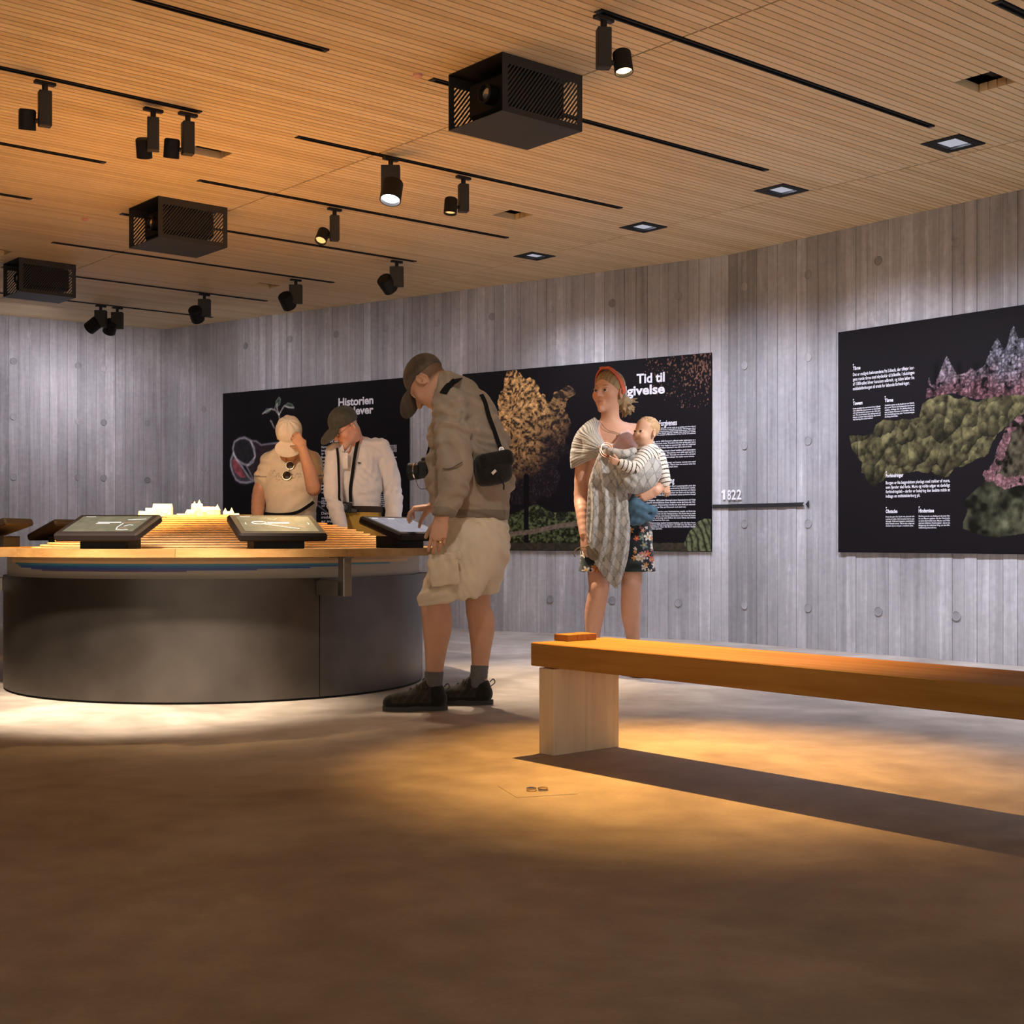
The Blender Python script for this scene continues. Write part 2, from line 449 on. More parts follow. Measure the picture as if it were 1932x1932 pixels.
# plain walls of the part of the hall that lies outside the picture
def outer(name, a, b2):
    a, b2 = Vector(a), Vector(b2); d = (b2-a).normalized()
    o = MB().box(((b2-a).length/2, .1, CEIL/2), ((b2-a).length, .2, CEIL)).build(name, M['concrete'], None, loc=(a.x,a.y,0), rot=(0,0,math.atan2(d.y,d.x)))
    return tag(o, kind='structure')
outer('wall_far_left', (-8.6,-5.5), (LEFT_END.x-.05, LEFT_END.y))
END_R = CORNER_M + DIR_B*12.0
outer('wall_far_right', (END_R.x+.1, END_R.y-.1), (END_R.x+1.3,-5.5))

# ================================================================== slatted ceiling
PITCH, SLAT_W, SLAT_H, SEAM0, SEAM = .048, .0412, .040, 1.79, 2.526
OPENINGS = [(5.727,5.95,-3.555,-3.364),(5.72,5.925,-6.99,-6.80),(3.465,3.684,-6.965,-6.80),(5.73,5.93,-10.33,-10.14),(3.47,3.68,-10.41,-10.22)]
WASHERS = [(6.48,6.75,-4.22,-3.985),(6.563,6.82,-5.456,-5.228),(6.625,6.873,-6.712,-6.482),(6.68,6.925,-7.92,-7.70)]
WASH_OUT = [(6.42,6.69,-2.97,-2.735),(6.36,6.63,-1.72,-1.485),(6.32,6.59,-.47,-.235),(6.28,6.55,.78,1.015)]
def snap(u): return round((u-PHASE)/PITCH)*PITCH+PHASE
TRACKS = [ # t0, t1, u, where
 (3.828,6.257,-4.004,'long black lighting track along the top right with a lit lamp at its near end'),
 (3.80,6.259,-5.10,'black lighting track running behind the largest projector housing'),
 (3.793,6.245,-6.29,'black lighting track carrying the large white lamp'),
 (3.80,6.238,-7.445,'black lighting track between the large white lamp and the second projector housing'),
 (3.798,6.222,-8.57,'black lighting track running behind the second projector housing'),
 (3.782,6.205,-9.70,'black lighting track just beyond the second projector housing'),
 (3.821,6.224,-10.887,'black lighting track running behind the smallest projector housing'),
 (3.85,6.279,-12.0,'farthest black lighting track, close to the corner of the concrete walls'),
 (.8,3.229,-5.093,'empty black lighting track cut by the top edge of the photo'),
 (.8,3.204,-6.27,'black lighting track at left carrying three unlit lamps'),
 (.8,3.214,-7.44,'empty black lighting track at left below the three unlit lamps'),
 (.8,3.199,-8.557,'short visible end of a black lighting track at the left edge, below the others'),
 (4.99,6.26,-2.88,'black lighting track just entering the top right corner')]
ceiling = empty('ceiling', (0,0,0), 0, kind='structure')
def quad_tu(t0,t1,u0,u1): return [tu(t0,u1),tu(t0,u0),tu(t1,u0),tu(t1,u1)][::-1]
mb = MB(); mb.box(((-.2+.0),4.5,CEIL+.115),(24,24,.05)); mb.build('backing', M['felt'], ceiling)
mb = MB(); mb.box((0,-3.9,CEIL+.02),(22,4.6,.04)); mb.build('rear_soffit', M['slat'], ceiling)
def vis(p):
    if p[1] < 1: return False
    x = 966 + FPX*p[0]/p[1]; y = HORIZON - FPX*(CEIL-EYE)/p[1]
    return -20 < x < 1952 and -20 < y
pieces = []
i0, i1 = int(-14.4/PITCH), int(2.2/PITCH)
for i in range(i0, i1):
    u = i*PITCH+PHASE
    for k in range(-2, 4):
        spans = [(SEAM0+k*SEAM+.005, SEAM0+(k+1)*SEAM-.005)]
        for (a,b2,c,e) in OPENINGS+WASHERS+WASH_OUT+[(q[0],q[1],snap(q[2])-.01,snap(q[2])+.01) for q in TRACKS]:
            if c < u < e:
                spans = [q for s in spans for q in ([(s[0],min(s[1],a)),(max(s[0],b2),s[1])] if s[0]<b2 and s[1]>a else [s]) if q[1]-q[0] > .01]
        for (a,b2) in spans:
            pts = [tu(a+(b2-a)*f, u) for f in np.linspace(0,1,9)]
            if all(p[1] < -2.2 or p[1] > 16 or abs(p[0]) > 9.5 for p in pts): continue
            n = sum(vis(p) for p in pts)/9
            c = tu((a+b2)/2, u)
            pieces.append((n*(b2-a)/(c[1]**2 if c[1]>1 else 1e3), a, b2, u))
pieces.sort(reverse=True)
SLAT = MB().box((.5,0,.5),(1,1,1)).mesh('slat', M['slat'])
for (_, a, b2, u) in pieces[:300]:
    o = link_mesh('slat', SLAT, None, ceiling)
    x, y = tu(a, u); o.location = (x, y, CEIL); o.rotation_euler = (0,0,GRID); o.scale = (b2-a, SLAT_W, SLAT_H)
mb = MB()
Mz = Matrix.Rotation(GRID,3,'Z')
for (_, a, b2, u) in pieces[300:]:
    x, y = tu((a+b2)/2, u)
    mb.box((x,y,CEIL+SLAT_H/2), (b2-a,SLAT_W,SLAT_H), Mz)
o = mb.build('slat_field', M['slat'], ceiling); o['kind'] = 'stuff'

# square wall washers set flush into the slats
def washer(rect, lab, lit=True, tgt=None):
    t0,t1,u0,u1 = rect
    c = tu((t0+t1)/2,(u0+u1)/2); w, h = t1-t0, u1-u0
    root = empty('recessed_downlight', (c[0],c[1],CEIL), GRID, lab, 'light', 'square wall washers in the ceiling')
    f = MB(); fr = .05
    for (cx,cy,sx,sy) in ((0,h/2-fr/2,w,fr),(0,-h/2+fr/2,w,fr),(w/2-fr/2,0,fr,h-2*fr),(-w/2+fr/2,0,fr,h-2*fr)):
        f.box((cx,cy,.004),(sx,sy,.016),bev=.002)
    for (cx,cy,sx,sy) in ((0,h/2-.004,w,.008),(0,-h/2+.004,w,.008),(w/2-.004,0,.008,h-.016),(-w/2+.004,0,.008,h-.016)):
        f.box((cx,cy,.04),(sx,sy,.07))
    f.build('frame', M['black'], root)
    iw, ih = w-2*fr, h-2*fr
    r = MB()
    a = [(-iw/2,-ih/2,.010),(iw/2,-ih/2,.010),(iw/2,ih/2,.010),(-iw/2,ih/2,.010)]
    b2 = [(x*.55+.02,y*.55,.075) for x,y,_ in a]
    r.add(a+b2, [(0,4,5,1),(1,5,6,2),(2,6,7,3),(3,7,4,0),(4,7,6,5)])
    r.build('reflector', M['reflector'], root)
    return root
WL = ['square recessed downlight in black frame nearest the right edge of the ceiling','square recessed downlight in black frame, second in line from the right','square recessed downlight in black frame, third in line, above the woman','smallest square recessed downlight in black frame, farthest along the line']
for rc, lb in zip(WASHERS, WL):
    w = washer(rc, lb)
for rc, lb in zip(WASH_OUT, ('square recessed downlight above the end of the bench','square recessed downlight beyond the end of the bench','square recessed downlight outside the right edge of the photo','last square recessed downlight outside the right edge of the photo')):
    washer(rc, lb)
for (t0,t1,u0,u1) in WASHERS+WASH_OUT:
    c = Vector(tu((t0+t1)/2,(u0+u1)/2))
    # nearest point of the wall it faces
    best = None
    for p0,d,L in ((CORNER_L,DIR_A,LEN_A),(CORNER_M,DIR_B,12)):
        s = max(0,min(L,(c-p0).dot(d))); q = p0+d*s
        if best is None or (q-c).length < (best-c).length: best = q
    spot('wall_washer_light', (c.x,c.y,CEIL-.02), (best.x*.5+c.x*.5,best.y*.5+c.y*.5,0), P_WASH*(.5 if c.y > 9.8 else 1), COOL, 128, 1.0, .10)
# joists and ducts glimpsed inside the ceiling openings
for k,(t0,t1,u0,u1) in enumerate(OPENINGS):
    c = tu((t0+t1)/2,(u0+u1)/2)
    b = MB(); b.box((0,0,CEIL+.07),(t1-t0+.05,.03,.03),Mz); b.build('batten', M['felt'], ceiling, loc=(c[0],c[1],0))
# ================================================================== lighting tracks
for (t0,t1,u,lb) in TRACKS:
    x,y = tu(t0,snap(u))
    root = empty('lighting_track', (x,y,CEIL), GRID, lb, 'track', 'lighting tracks on the slatted ceiling')
    b = MB(); L = t1-t0
    b.box((L/2,-.015,.008),(L,.008,.024)); b.box((L/2,.015,.008),(L,.008,.024)); b.box((L/2,0,.012),(L,.022,.008))
    b.build('channel', M['black'], root)
    for ex in (.012, L-.012):
        MB().box((ex,0,.007),(.024,.039,.024),bev=.002).build('end_cap', M['black_gloss'], root)

# ================================================================== track spotlights
def aim_matrix(d):
    d = Vector(d).normalized(); return d.to_track_quat('-Z','Y').to_matrix()
def track_lamp(t, u, side, aim, lab, big=False, lens='lens_off', yaw=0.0, drop=.0):
    """hangs at (t,u); side = unit xy direction from driver box to head; aim = beam direction"""
    x,y = tu(t,snap(u))
    root = empty('track_spotlight', (x,y,CEIL-.02), 0, lab, 'spotlight', 'spotlights on the ceiling tracks')
    b = MB(); b.box((0,0,-.006),(.10,.03,.016),Mz,bev=.003); b.lathe([(.014,-.05),(.014,-.012)],12); b.build('adapter', M['black_gloss'], root, True)
    bw, bd, bh = (.105,.055,.155) if big else (.058,.05,.165)
    zt = -.045
    Rz = Matrix.Rotation(GRID if yaw is None else yaw,3,'Z')
    MB().box((0,0,zt-bh/2),(bw,bd,bh),Rz,bev=.003).build('driver_box', M['black_box'], root)
    r, L = (.060,.125) if big else (.039,.095)
    s = Vector((side[0],side[1],0)).normalized()
    off = (bd/2+r*.75) if big else (bw/2+r+.012)
    hc = s*off + Vector((0,0,zt-bh+(.02 if big else .025)-drop))
    A = aim_matrix(aim)
    h = MB()
    h.lathe([(0,L*.55),(r*.82,L*.55),(r*.97,L*.49),(r,L*.42),(r,-L*.45),(r*.90,-L*.45),(r*.86,-L*.30),(0,-L*.30)],24,A,hc)
    h.build('lamp_head', M['black'], root, True)
    l = MB(); l.lathe([(r*.85,-L*.30),(r*.80,-L*.315),(0,-L*.325)],24,A,hc,close=False); l.build('lens', M[lens], root, True)
    j = MB(); j.tube([s*(off*.2)+Vector((0,0,hc.z)), hc], .011, 10); j.build('hinge', M['black_gloss'], root, True)
    root['beam'] = list(Vector((x,y,CEIL-.02)) + hc + Vector(aim).normalized()*(L*.46))
    return root
LF, RT = (-1,-.12), (1,.1)
def lit(root, target, power, col, angle, blend=.5, size=.03):
    spot('lamp_light', root['beam'], target, power, col, angle, blend, size, root)
def aimed(t,u,side,target,lab,**kw):
    x,y = tu(t,u)
    return track_lamp(t,u,side,Vector(target)-Vector((x,y,CEIL-.22)),lab,**kw)
lampA = track_lamp(3.865,-4.004,RT,(.10,-.22,-1),'lit warm spotlight at the near end of the long top right track',lens='lamp_warm',yaw=.15)
lit(lampA,(.66,4.80,0),P_BENCH,AMBER,54,1.0,.018)
l5 = track_lamp(4.377,-6.282,(.15,-1),(-.10,-.40,-1),'large lit white spotlight hanging left of the small amber one',big=True,lens='lamp_white',yaw=0,drop=.03)
lit(l5,(-.9,6.5,.2),P_TABLE*.35,(1.0,.80,.60),60,.9,.06)
l6 = aimed(4.935,-6.29,(-.9,-.35),(-.45,7.6,0),'small amber spotlight right of the large white spotlight',lens='lamp_dim',yaw=.3)
lit(l6,(.0,7.45,0),P_TABLE*2.4,(1.0,.78,.56),60,1.0,.04)
l7 = aimed(4.772,-7.443,(-1,-.25),(-1.6,7.4,.7),'small amber spotlight above the man in the white shirt',lens='lamp_dim',yaw=.3)
lit(l7,(-1.5,7.5,.75),P_MODEL,(1.0,.62,.24),50,.8,.04)
l8 = aimed(6.045,-8.547,(-1,.1),(.05,12.0,1.5),'dark spotlight turned to the wall, rightmost of the far row',big=True)
l9 = aimed(5.837,-9.692,(-1,.1),(-1.3,12.8,1.4),'dark spotlight turned to the wall, second from right in the far row',big=True)
l10 = aimed(5.574,-10.828,(-1,.1),(-2.6,13.6,1.4),'dark spotlight turned to the wall, third from right in the far row',big=True)
l11 = aimed(5.118,-11.950,(-1,.1),(-5.6,13.2,1.6),'dark drum headed spotlight, leftmost of the far row',yaw=.0,big=True)
l12 = aimed(5.278,-11.964,(-1,.25),(-4.4,13.6,1.5),'dark spotlight close beside the leftmost of the far row',big=True)
for l,tg in ((l8,(.05,11.5,1.5)),(l9,(-1.2,12.4,1.4)),(l10,(-2.6,13.35,1.4)),(l11,(-5.3,13.0,1.6)),(l12,(-4.2,13.65,1.5))):
    lit(l,tg,P_WALL*{l8:.35,l9:.6,l10:.8}.get(l,1.15),(.90,.84,.95),140,1.0,.06)
l1 = aimed(2.403,-6.265,LF,(-2.40,6.85,.7),'unlit spotlight on the left track, leftmost of the three',yaw=.5)
l2 = aimed(2.969,-6.296,(-.75,.65),(-1.9,7.7,.9),'unlit spotlight on the left track, middle of the three',yaw=.25)
l3 = aimed(3.133,-6.267,LF,(-1.85,7.2,.9),'unlit spotlight on the left track, beside the square ceiling opening',yaw=.5)
# lamps on a track that hangs above the picture light the foot of the table
x,y=tu(.8,-4.004); root=empty('lighting_track',(x,y,CEIL),GRID,'black lighting track above the photo carrying three lamps aimed at the table foot','track','lighting tracks on the slatted ceiling')
MB().box((1.2,0,-.009),(2.4,.036,.020)).build('channel',M['black'],root)
for tt,tg,lb in ((1.1,(-2.65,6.72,.0),'lamp on the track above the photo, left of the three'),(1.9,(-1.75,6.33,.0),'lamp on the track above the photo, middle of the three'),(2.30,(-1.22,6.40,.0),'lamp on the track above the photo, right of the three')):
    lx=aimed(tt,-4.004,(-1,.2),tg,lb); lit(lx,tg,P_FOOT*(.5 if 'right' in lb else 1),(1.0,.82,.64),24 if 'right' in lb else 34,1.0,.12)
x,y=tu(3.8,-2.88); root=empty('lighting_track',(x-1.9,y-1.6,CEIL),GRID,'added unseen black lighting track with the fill lamp for the person in shorts','track','lighting tracks on the slatted ceiling')
MB().box((1.2,0,-.009),(2.4,.036,.020)).build('channel',M['black'],root)
for tt,uu,tg,an,lb in ((2.45,-2.88,(-.22,6.4,1.0),26,'added unseen fill lamp turned to the person in shorts'),(5.75,-2.88,(.62,7.8,1.15),22,'added unseen fill lamp turned to the person with the baby'),(1.55,-5.09,(-1.3,9.3,1.25),24,'added unseen fill lamp turned to the pair behind the table')):  # lamps added outside the view to brighten the people from the front
    lx=aimed(tt,uu,(-1,.2),tg,lb); lit(lx,tg,P_FILL*(.42 if 'shorts' in lb else 1.45 if 'baby' in lb else 1),(1.0,.92,.86) if 'baby' in lb else (1.0,.88,.76),an,1.0,.05)
lit(l1,(-2.4,7.3,.75),P_MODEL*.8,WARM,44,.8,.04)
lit(l2,(-1.85,7.7,.92),P_MODEL*.30,(1.0,.64,.32),26,.6,.03)
lit(l3,(-2.0,7.6,.9),P_MODEL,(1.0,.62,.24),50,.7,.03)

# ================================================================== perforated projector housings
def slotted_panel(L, H, mi=0):
    """sheet in local xz, 3 mm thick, with slanted slots and rounded slot field"""
    b = MB(); bx, bz = .045, .045
    for (cx,cz,sx,sz) in ((L/2,bz*.6/2,L,bz*.6),(L/2,H-bz/2,L,bz),(bx*.7/2,H/2-bz*.2,bx*.7,H-1.6*bz),(L-bx*.7/2,H/2-bz*.2,bx*.7,H-1.6*bz)):
        b.box((cx,0,cz),(sx,.003,sz))
    x0,x1,z0,z1 = bx*.7, L-bx*.7, bz*.6, H-bz
    n = 28; pitch = (x1-x0+(z1-z0)*.8)/n; wd = pitch*.52
    for k in range(n+1):
        # slanted bar clipped to the field
        xs = x0-(z1-z0)*.8 + k*pitch
        poly = [(xs,z0),(xs+wd,z0),(xs+wd+(z1-z0)*.8,z1),(xs+(z1-z0)*.8,z1)]
        out = poly
        for sgn,lim in ((1,x0),(-1,x1)):
            res=[]
            for i,p in enumerate(out):
                q=out[(i+1)%len(out)]
                ip=sgn*(p[0]-lim)>=0; iq=sgn*(q[0]-lim)>=0
                if ip: res.append(p)
                if ip!=iq:
                    f=(lim-p[0])/(q[0]-p[0]); res.append((lim,p[1]+f*(q[1]-p[1])))
            out=res
            if not out: break
        if len(out)<3: continue
        m=len(out)
        vs=[(x,-.0015,z) for x,z in out]+[(x,.0015,z) for x,z in out]
        b.add(vs,[tuple(range(m)),tuple(range(2*m-1,m-1,-1))]+[(i,i+m,(i+1)%m+m,(i+1)%m) for i in range(m)])
    return b
def projector_housing(t0,u0,L,W,H,lab):
    """near bottom corner at (t0,u0); long slotted sides along the slats, open towards -t"""
    x,y = tu(t0,u0)
    root = empty('projector_housing', (x,y,CEIL), GRID, lab, 'projector', 'slotted black projector housings')
    # local x along slats, local y across, away from the camera (+y = smaller u)
    for yy in (0, W):
        slotted_panel(L,H).build('slotted_side', M['black_box'], root, loc=(0,yy,-H))
    MB().box((L/2,W/2,-H+.0015),(L,W,.003)).build('bottom_plate', M['black_box'], root)
    b=MB(); b.box((L/2,W/2,-.003),(L,W,.006)); b.build('top_plate', M['black'], root)
    p=MB(); p.box((.25,W/2,-H*.47),(.33,W*.80,.165),bev=.012); p.build('projector', M['black'], root)
    p=MB()
    p.lathe([(.046,.0),(.046,.055),(.038,.06),(.036,.03),(0,.03)],24,Matrix.Rotation(R(-90),3,'Y'),(.085,W*.42,-H*.52)); lens=p.build('lens_barrel', M['black_gloss'], root, True)
    p=MB(); p.lathe([(.036,.0),(.033,.012),(.020,.022),(0,.026)],24,Matrix.Rotation(R(-90),3,'Y'),(.055,W*.42,-H*.52)); p.build('lens', M['glass_lens'], root, True)
    for yy in (W*.3,W*.7):
        MB().box((.30,yy,-.06),(.03,.03,.11)).build('hanger', M['black'], root)
    return root
projector_housing(3.83,-4.615,.485,.392,.262,'largest black slotted projector housing, nearest, near top centre of the ceiling')
projector_housing(3.78,-7.96,.485,.43,.262,'middle sized black slotted projector housing on the left half of the ceiling')
projector_housing(3.79,-10.40,.45,.34,.262,'smallest black slotted projector housing, farthest, near the left edge')
for (px,py,lb) in ((160,412,'tiny pink indicator on the ceiling left of the second projector housing'),(788,140,'tiny pink indicator on the ceiling left of the largest projector housing')):
    d = FPX*(CEIL-EYE)/(HORIZON-py); c = at(px,py,d)
    o = MB().lathe([(.022,0),(.022,-.010),(.014,-.016),(0,-.017)],16).build('ceiling_sensor', plain('pink_plastic',(.75,.42,.34),.5), None, True, loc=(c.x,c.y,CEIL))
    tag(o, lb, 'sensor', 'small ceiling sensors')
# ================================================================== round model table
TC = Vector((-1.643, 7.578, 0)); DR = 1.138
table = empty('display_table', TC, 0, 'large round dark steel display table with an oak counter ring', 'table')
seams = [R(-159.3), R(-52.6), R(27.5), R(100), R(200.7)]
for a0,a1 in zip(seams[:-1], seams[1:]):
    g = .0022
    MB().ringseg(DR-.02, DR, .012, .60, a0+g, a1-g, int(24*(a1-a0))+4).build('curved_panel', M['steel'], table, True)
MB().lathe([(0,0),(DR-.025,0),(DR-.025,.598),(0,.598)],96).build('plinth', M['black'], table, True)
MB().lathe([(1.10,.598),(1.118,.598),(1.118,.712),(1.10,.712)],120,close=False).build('band', M['band'], table, True)
def strip(z0,z1,xl,xr,col,nm):
    def ang(px):
        m=(px-966)/FPX; r=1.12
        # front intersection of the sight line with the band
        a=1+m*m; b2=-2*(TC.y+m*TC.x); c=TC.x**2+TC.y**2-r*r
        dd=max(0,b2*b2-4*a*c); y=(-b2-math.sqrt(dd))/(2*a); return math.atan2(y-TC.y, m*y-TC.x)
    MB().ringseg(1.1185,1.1225,z0,z1-.0006,ang(xl),ang(xr),60).build(nm, plain('layer_ink_%d'%int(z0*1e4),col,.45), table, True)
strip(.6885,.706,20,775,(.42,.27,.13),'shore_layer'); strip(.6725,.688,24,768,(.52,.34,.18),'shore_layer')
strip(.6635,.672,30,735,(.03,.20,.30),'sea_layer'); strip(.6555,.6630,36,660,(.02,.10,.28),'sea_layer')
strip(.6480,.6550,40,585,(.02,.06,.24),'sea_layer'); strip(.6410,.6475,60,485,(.025,.045,.20),'sea_layer'); strip(.6345,.6405,80,352,(.10,.05,.11),'sea_layer')
nseg = 11
for k in range(nseg):
    a0 = R(-118.5)+2*math.pi*k/nseg
    MB().ringseg(1.10,1.425,.708,.7465,a0+.0006,a0+2*math.pi/nseg-.0006,14).build('counter_segment', M['oak_ring'], table)
for a in (R(-52.6),R(-159.3),R(27.5),R(110)):
    b = MB(); Ma = Matrix.Rotation(a,3,'Z')
    b.box(Ma@Vector((DR+.13,0,.553)),(.26,.045,.072),Ma,bev=.003)
    b.box(Ma@Vector((DR+.245,0,.6125)),(.055,.045,.191),Ma,bev=.003)
    b.box(Ma@Vector((DR+.215,0,.7045)),(.16,.045,.007),Ma)
    b.build('bracket', M['steel_bracket'], table)

# ---- landscape of stacked wooden contour layers
model = empty('landscape_model', (TC.x,TC.y,.712), 0, 'stacked wooden contour model of a hill inside the round table', 'model')
NL, LT = 17, .0122
ks = RNG.uniform(0,6.28,8)
def contour(k):
    f = k/(NL-1.0); pts=[]
    for i in range(120):
        th = 2*math.pi*i/120
        e = .5+.5*math.cos(th)                        # 1 on the right (+x), 0 on the left
        q = (1-f)
        r_right = 1.085*(.30+.70*q**.42)
        r_left  = 1.085*(.16+.84*q**.85)
        r = r_left*(1-e)+r_right*e
        w = (f*(1-f)*4)*.026+.008
        r *= 1 + w*(math.sin(3*th+ks[0]+f*1.5)+.6*math.sin(5*th+ks[1]-f*2)+.4*math.sin(9*th+ks[2]+f*3)+.25*math.sin(17*th+ks[3]+f*9))*.6
        r = min(r, 1.09)
        pts.append((-.16*f + r*math.cos(th), .10*f + r*math.sin(th)))
    return pts
for k in range(NL):
    b = MB(); c = contour(k)
    ins=[(x*(1-.011/math.hypot(x,y)),y*(1-.011/math.hypot(x,y))) for x,y in c]; b.prism(ins, k*LT, k*LT+.0046); b.prism(c, k*LT+.0046, (k+1)*LT-.0002)
    b.build('contour_layer', M['birch'], model)
TOPZ = NL*LT+.712
def gable(px,py,d,w,l,h,hr,rot,nm='model_house'):
    p = at(px,py,d); z0 = max(0,NL*LT-.002)
    b = MB(); hw,hl = w/2,l/2
    vs=[(-hl,-hw,0),(hl,-hw,0),(hl,hw,0),(-hl,hw,0),(-hl,-hw,h),(hl,-hw,h),(hl,hw,h),(-hl,hw,h),(-hl,0,h+hr),(hl,0,h+hr)]
    b.add(vs,[(0,3,2,1),(0,1,5,4),(2,3,7,6),(1,2,6,9,5),(3,0,4,8,7),(4,5,9,8),(6,7,8,9)])
    b.build(nm, M['birch_house'], model, loc=(p.x-TC.x,p.y-TC.y,z0), rot=(0,0,rot))
def tower(px,d,r,h,hr):
    p = at(px,960,d)
    b=MB(); b.lathe([(r,0),(r,h),(r*1.12,h),(0,h+hr)],14); b.build('model_tower', M['birch_house'], model, True, loc=(p.x-TC.x,p.y-TC.y,NL*LT-.002),angle=R(30))
gable(284,960,7.6,.045,.055,.03,.018,.3); gable(307,955,7.68,.06,.105,.050,.024,.1); gable(308,965,7.5,.03,.035,.018,.018,1.3); gable(270,966,7.55,.03,.05,.01,.02,.6)
gable(361,960,7.6,.04,.055,.022,.018,-.3); gable(372,950,7.75,.055,.06,.055,.022,.1); gable(380,965,7.45,.035,.05,.024,.020,1.45); gable(396,955,7.7,.05,.085,.040,.018,.05)
gable(430,962,7.6,.03,.05,.016,.014,.2); gable(344,966,7.7,.02,.06,.008,.010,.1); gable(446,967,7.6,.02,.03,.010,.008,.1)
tower(376,7.8,.011,.075,.026); tower(367,7.75,.009,.072,.02); tower(410,7.62,.017,.036,.034); tower(425,7.66,.012,.026,.024); tower(437,7.62,.013,.022,.030)
MB().prism([(-.40,.0),(-.05,-.12),(.18,-.02),(.16,.13),(-.2,.2)],NL*LT-.001,NL*LT+.007).build('hilltop_plate', M['birch'], model)

# ---- touch screens on the counter
SCREEN = plain('screen_off',(.02,.02,.02),.1)
def screen_mat(name, c0, c1, s):
    m,nt,b=new_mat(name); L=nt.links.new
    tc=N(nt,'ShaderNodeTexCoord'); nz=N(nt,'ShaderNodeTexNoise'); nz.inputs['Scale'].default_value=16; nz.inputs['Detail'].default_value=6
    L(tc.outputs['Object'],nz.inputs['Vector'])
    L(ramp(nt,nz.outputs[0],[(.35,c0),(.7,c1)]),b.inputs['Emission Color']); b.inputs['Emission Strength'].default_value=s
    b.inputs['Base Color'].default_value=(.01,.01,.01,1); b.inputs['Roughness'].default_value=.4; b.inputs['Specular IOR Level'].default_value=.02
    return m
SM = {'olive':screen_mat('lit_screen_olive',(.11,.10,.06),(.17,.15,.10),.9),'dark':screen_mat('lit_screen_dark',(.03,.03,.03),(.06,.055,.045),.9),'grey':screen_mat('lit_screen_grey',(.17,.16,.19),(.24,.225,.26),.9)}
M['screen_line'] = emit('screen_white_line',(.85,.85,.82),.9); M['screen_red'] = emit('screen_red_line',(.5,.2,.12),.8); M['screen_green'] = emit('screen_green_line',(.35,.45,.35),.7)
TILT = R(20)
def touch_screen(deg, lab, smat, style, rad=1.25):
    a = R(deg); out = Vector((math.sin(a),-math.cos(a)))
    p = TC.xy + out*rad
    root = empty('touch_screen', (p.x,p.y,.7465), a, lab, 'screen', 'tilted touch screens on the counter ring')
    MB().box((0,.02,.0305),(.245,.13,.060),bev=.002).build('pedestal', M['black'], root)
    T = Matrix.Rotation(TILT,3,'X'); c = Vector((0,.0,.098))
    W,D,TH = .425,.275,.042
    MB().box(c,(W,D,TH),T,bev=.010).build('housing', M['kiosk'], root)
    s = MB().box(c+T@Vector((0,0,TH/2+.0006)),(W-.07,D-.065,.002),T).build('display', SM[smat], root)
    def on(x,y,h=.0022): return c+T@Vector((x,y,TH/2+h))
    def line(name,pts,w,m):
        b=MB(); nn=T@Vector((0,0,1))
        b.ribbon([on(*q) for q in pts],nn,w,.0004); b.build(name,m,root)
    line('display_graphic',[(-.16,.095),(-.11,.095)],.004,M['screen_line'])
    if style==1:
        for dy,x0,x1 in ((.018,-.06,.06),(.010,-.055,.065),(.0,-.06,.01)): line('display_text',[(x0,dy),(x1,dy)],.004,M['screen_line'])
        for k in range(4): line('display_graphic',[(.085+.02*math.sin(k*2.),-.085+.045*k),(.10+.02*k,-.06+.04*k),(.13+.012*k,-.07+.045*k)],.004,M['screen_line'] if k%2 else M['screen_red'])
        line('display_graphic',[(.08,.0),(.075,-.05),(.085,-.085),(.12,-.09),(.145,-.085)],.005,M['screen_line'])
    elif style==2:
        el=[(-.085+.035*math.cos(t),.012+.018*math.sin(t)) for t in np.linspace(.3,6.1,16)]
        line('display_graphic',el,.006,M['screen_line'])
        for dy in (.016,.006): line('display_text',[(-.045,dy),(.06,dy)],.006,M['screen_line'])
        line('display_graphic',[(-.07,-.003),(0,-.035),(.09,-.07)],.005,M['screen_line']); line('display_graphic',[(-.06,.0),(.03,-.03),(.125,-.045)],.004,M['screen_red'])
        line('display_graphic',[(-.03,.07),(-.005,.055),(.015,.075)],.004,M['screen_green']); line('display_graphic',[(-.15,.015),(-.155,.0),(-.15,-.012)],.003,M['screen_line']); line('display_graphic',[(.15,.015),(.155,.0),(.15,-.012)],.003,M['screen_line'])
    elif style==3:
        line('display_text',[(-.03,.09),(.03,.09)],.004,M['screen_line'])
    return root
touch_screen(-11.9,'tilted touch screen with olive map picture, front left on the counter','olive',1)
touch_screen(24.6,'tilted touch screen showing white tool drawing, in front of woman in cap','olive',2)
touch_screen(60.0,'tilted grey lit touch screen under the hand of the man in shorts','grey',3)
touch_screen(-90,'touch screen cut by the left edge of the photo, seen from its raised side','dark',0)
touch_screen(-122,'touch screen seen from behind, half hidden by the olive map screen','dark',0)

# ================================================================== oak bench
BA = R(-49.9)
bench = empty('bench', (.0686,4.99,0), BA, 'long thick oak bench with slab leg in the right foreground', 'bench')
MB().box((1.5,.1965,.369),(3.0,.393,.086),bev=.003).build('seat', M['oak'], bench)
for x in (.055, 2.90):
    b=MB(); b.box((x,.1965,.159),(.082,.335,.318),bev=.002); b.build('leg', M['oak_leg'], bench)
    MB().box((x,.1965,.322),(.05,.25,.010)).build('spacer', M['black'], bench)
blk = empty('wooden_block', (.206,5.025,.412), BA, 'small flat wooden block lying on the end of the oak bench', 'block')
for q,y in enumerate((.024,.0735,.123)):
    MB().box((-.035,y,.0125),(.078,.0488,.025),bev=.0015).build('plank', M['oak'], blk)
# second bench, only its end shows past the table at the left edge
b2 = copy_tree(bench); b2.location=(-3.36,8.75,0); b2.rotation_euler=(0,0,R(174)); tag(b2,'oak bench glimpsed behind the round table at the left edge','bench')
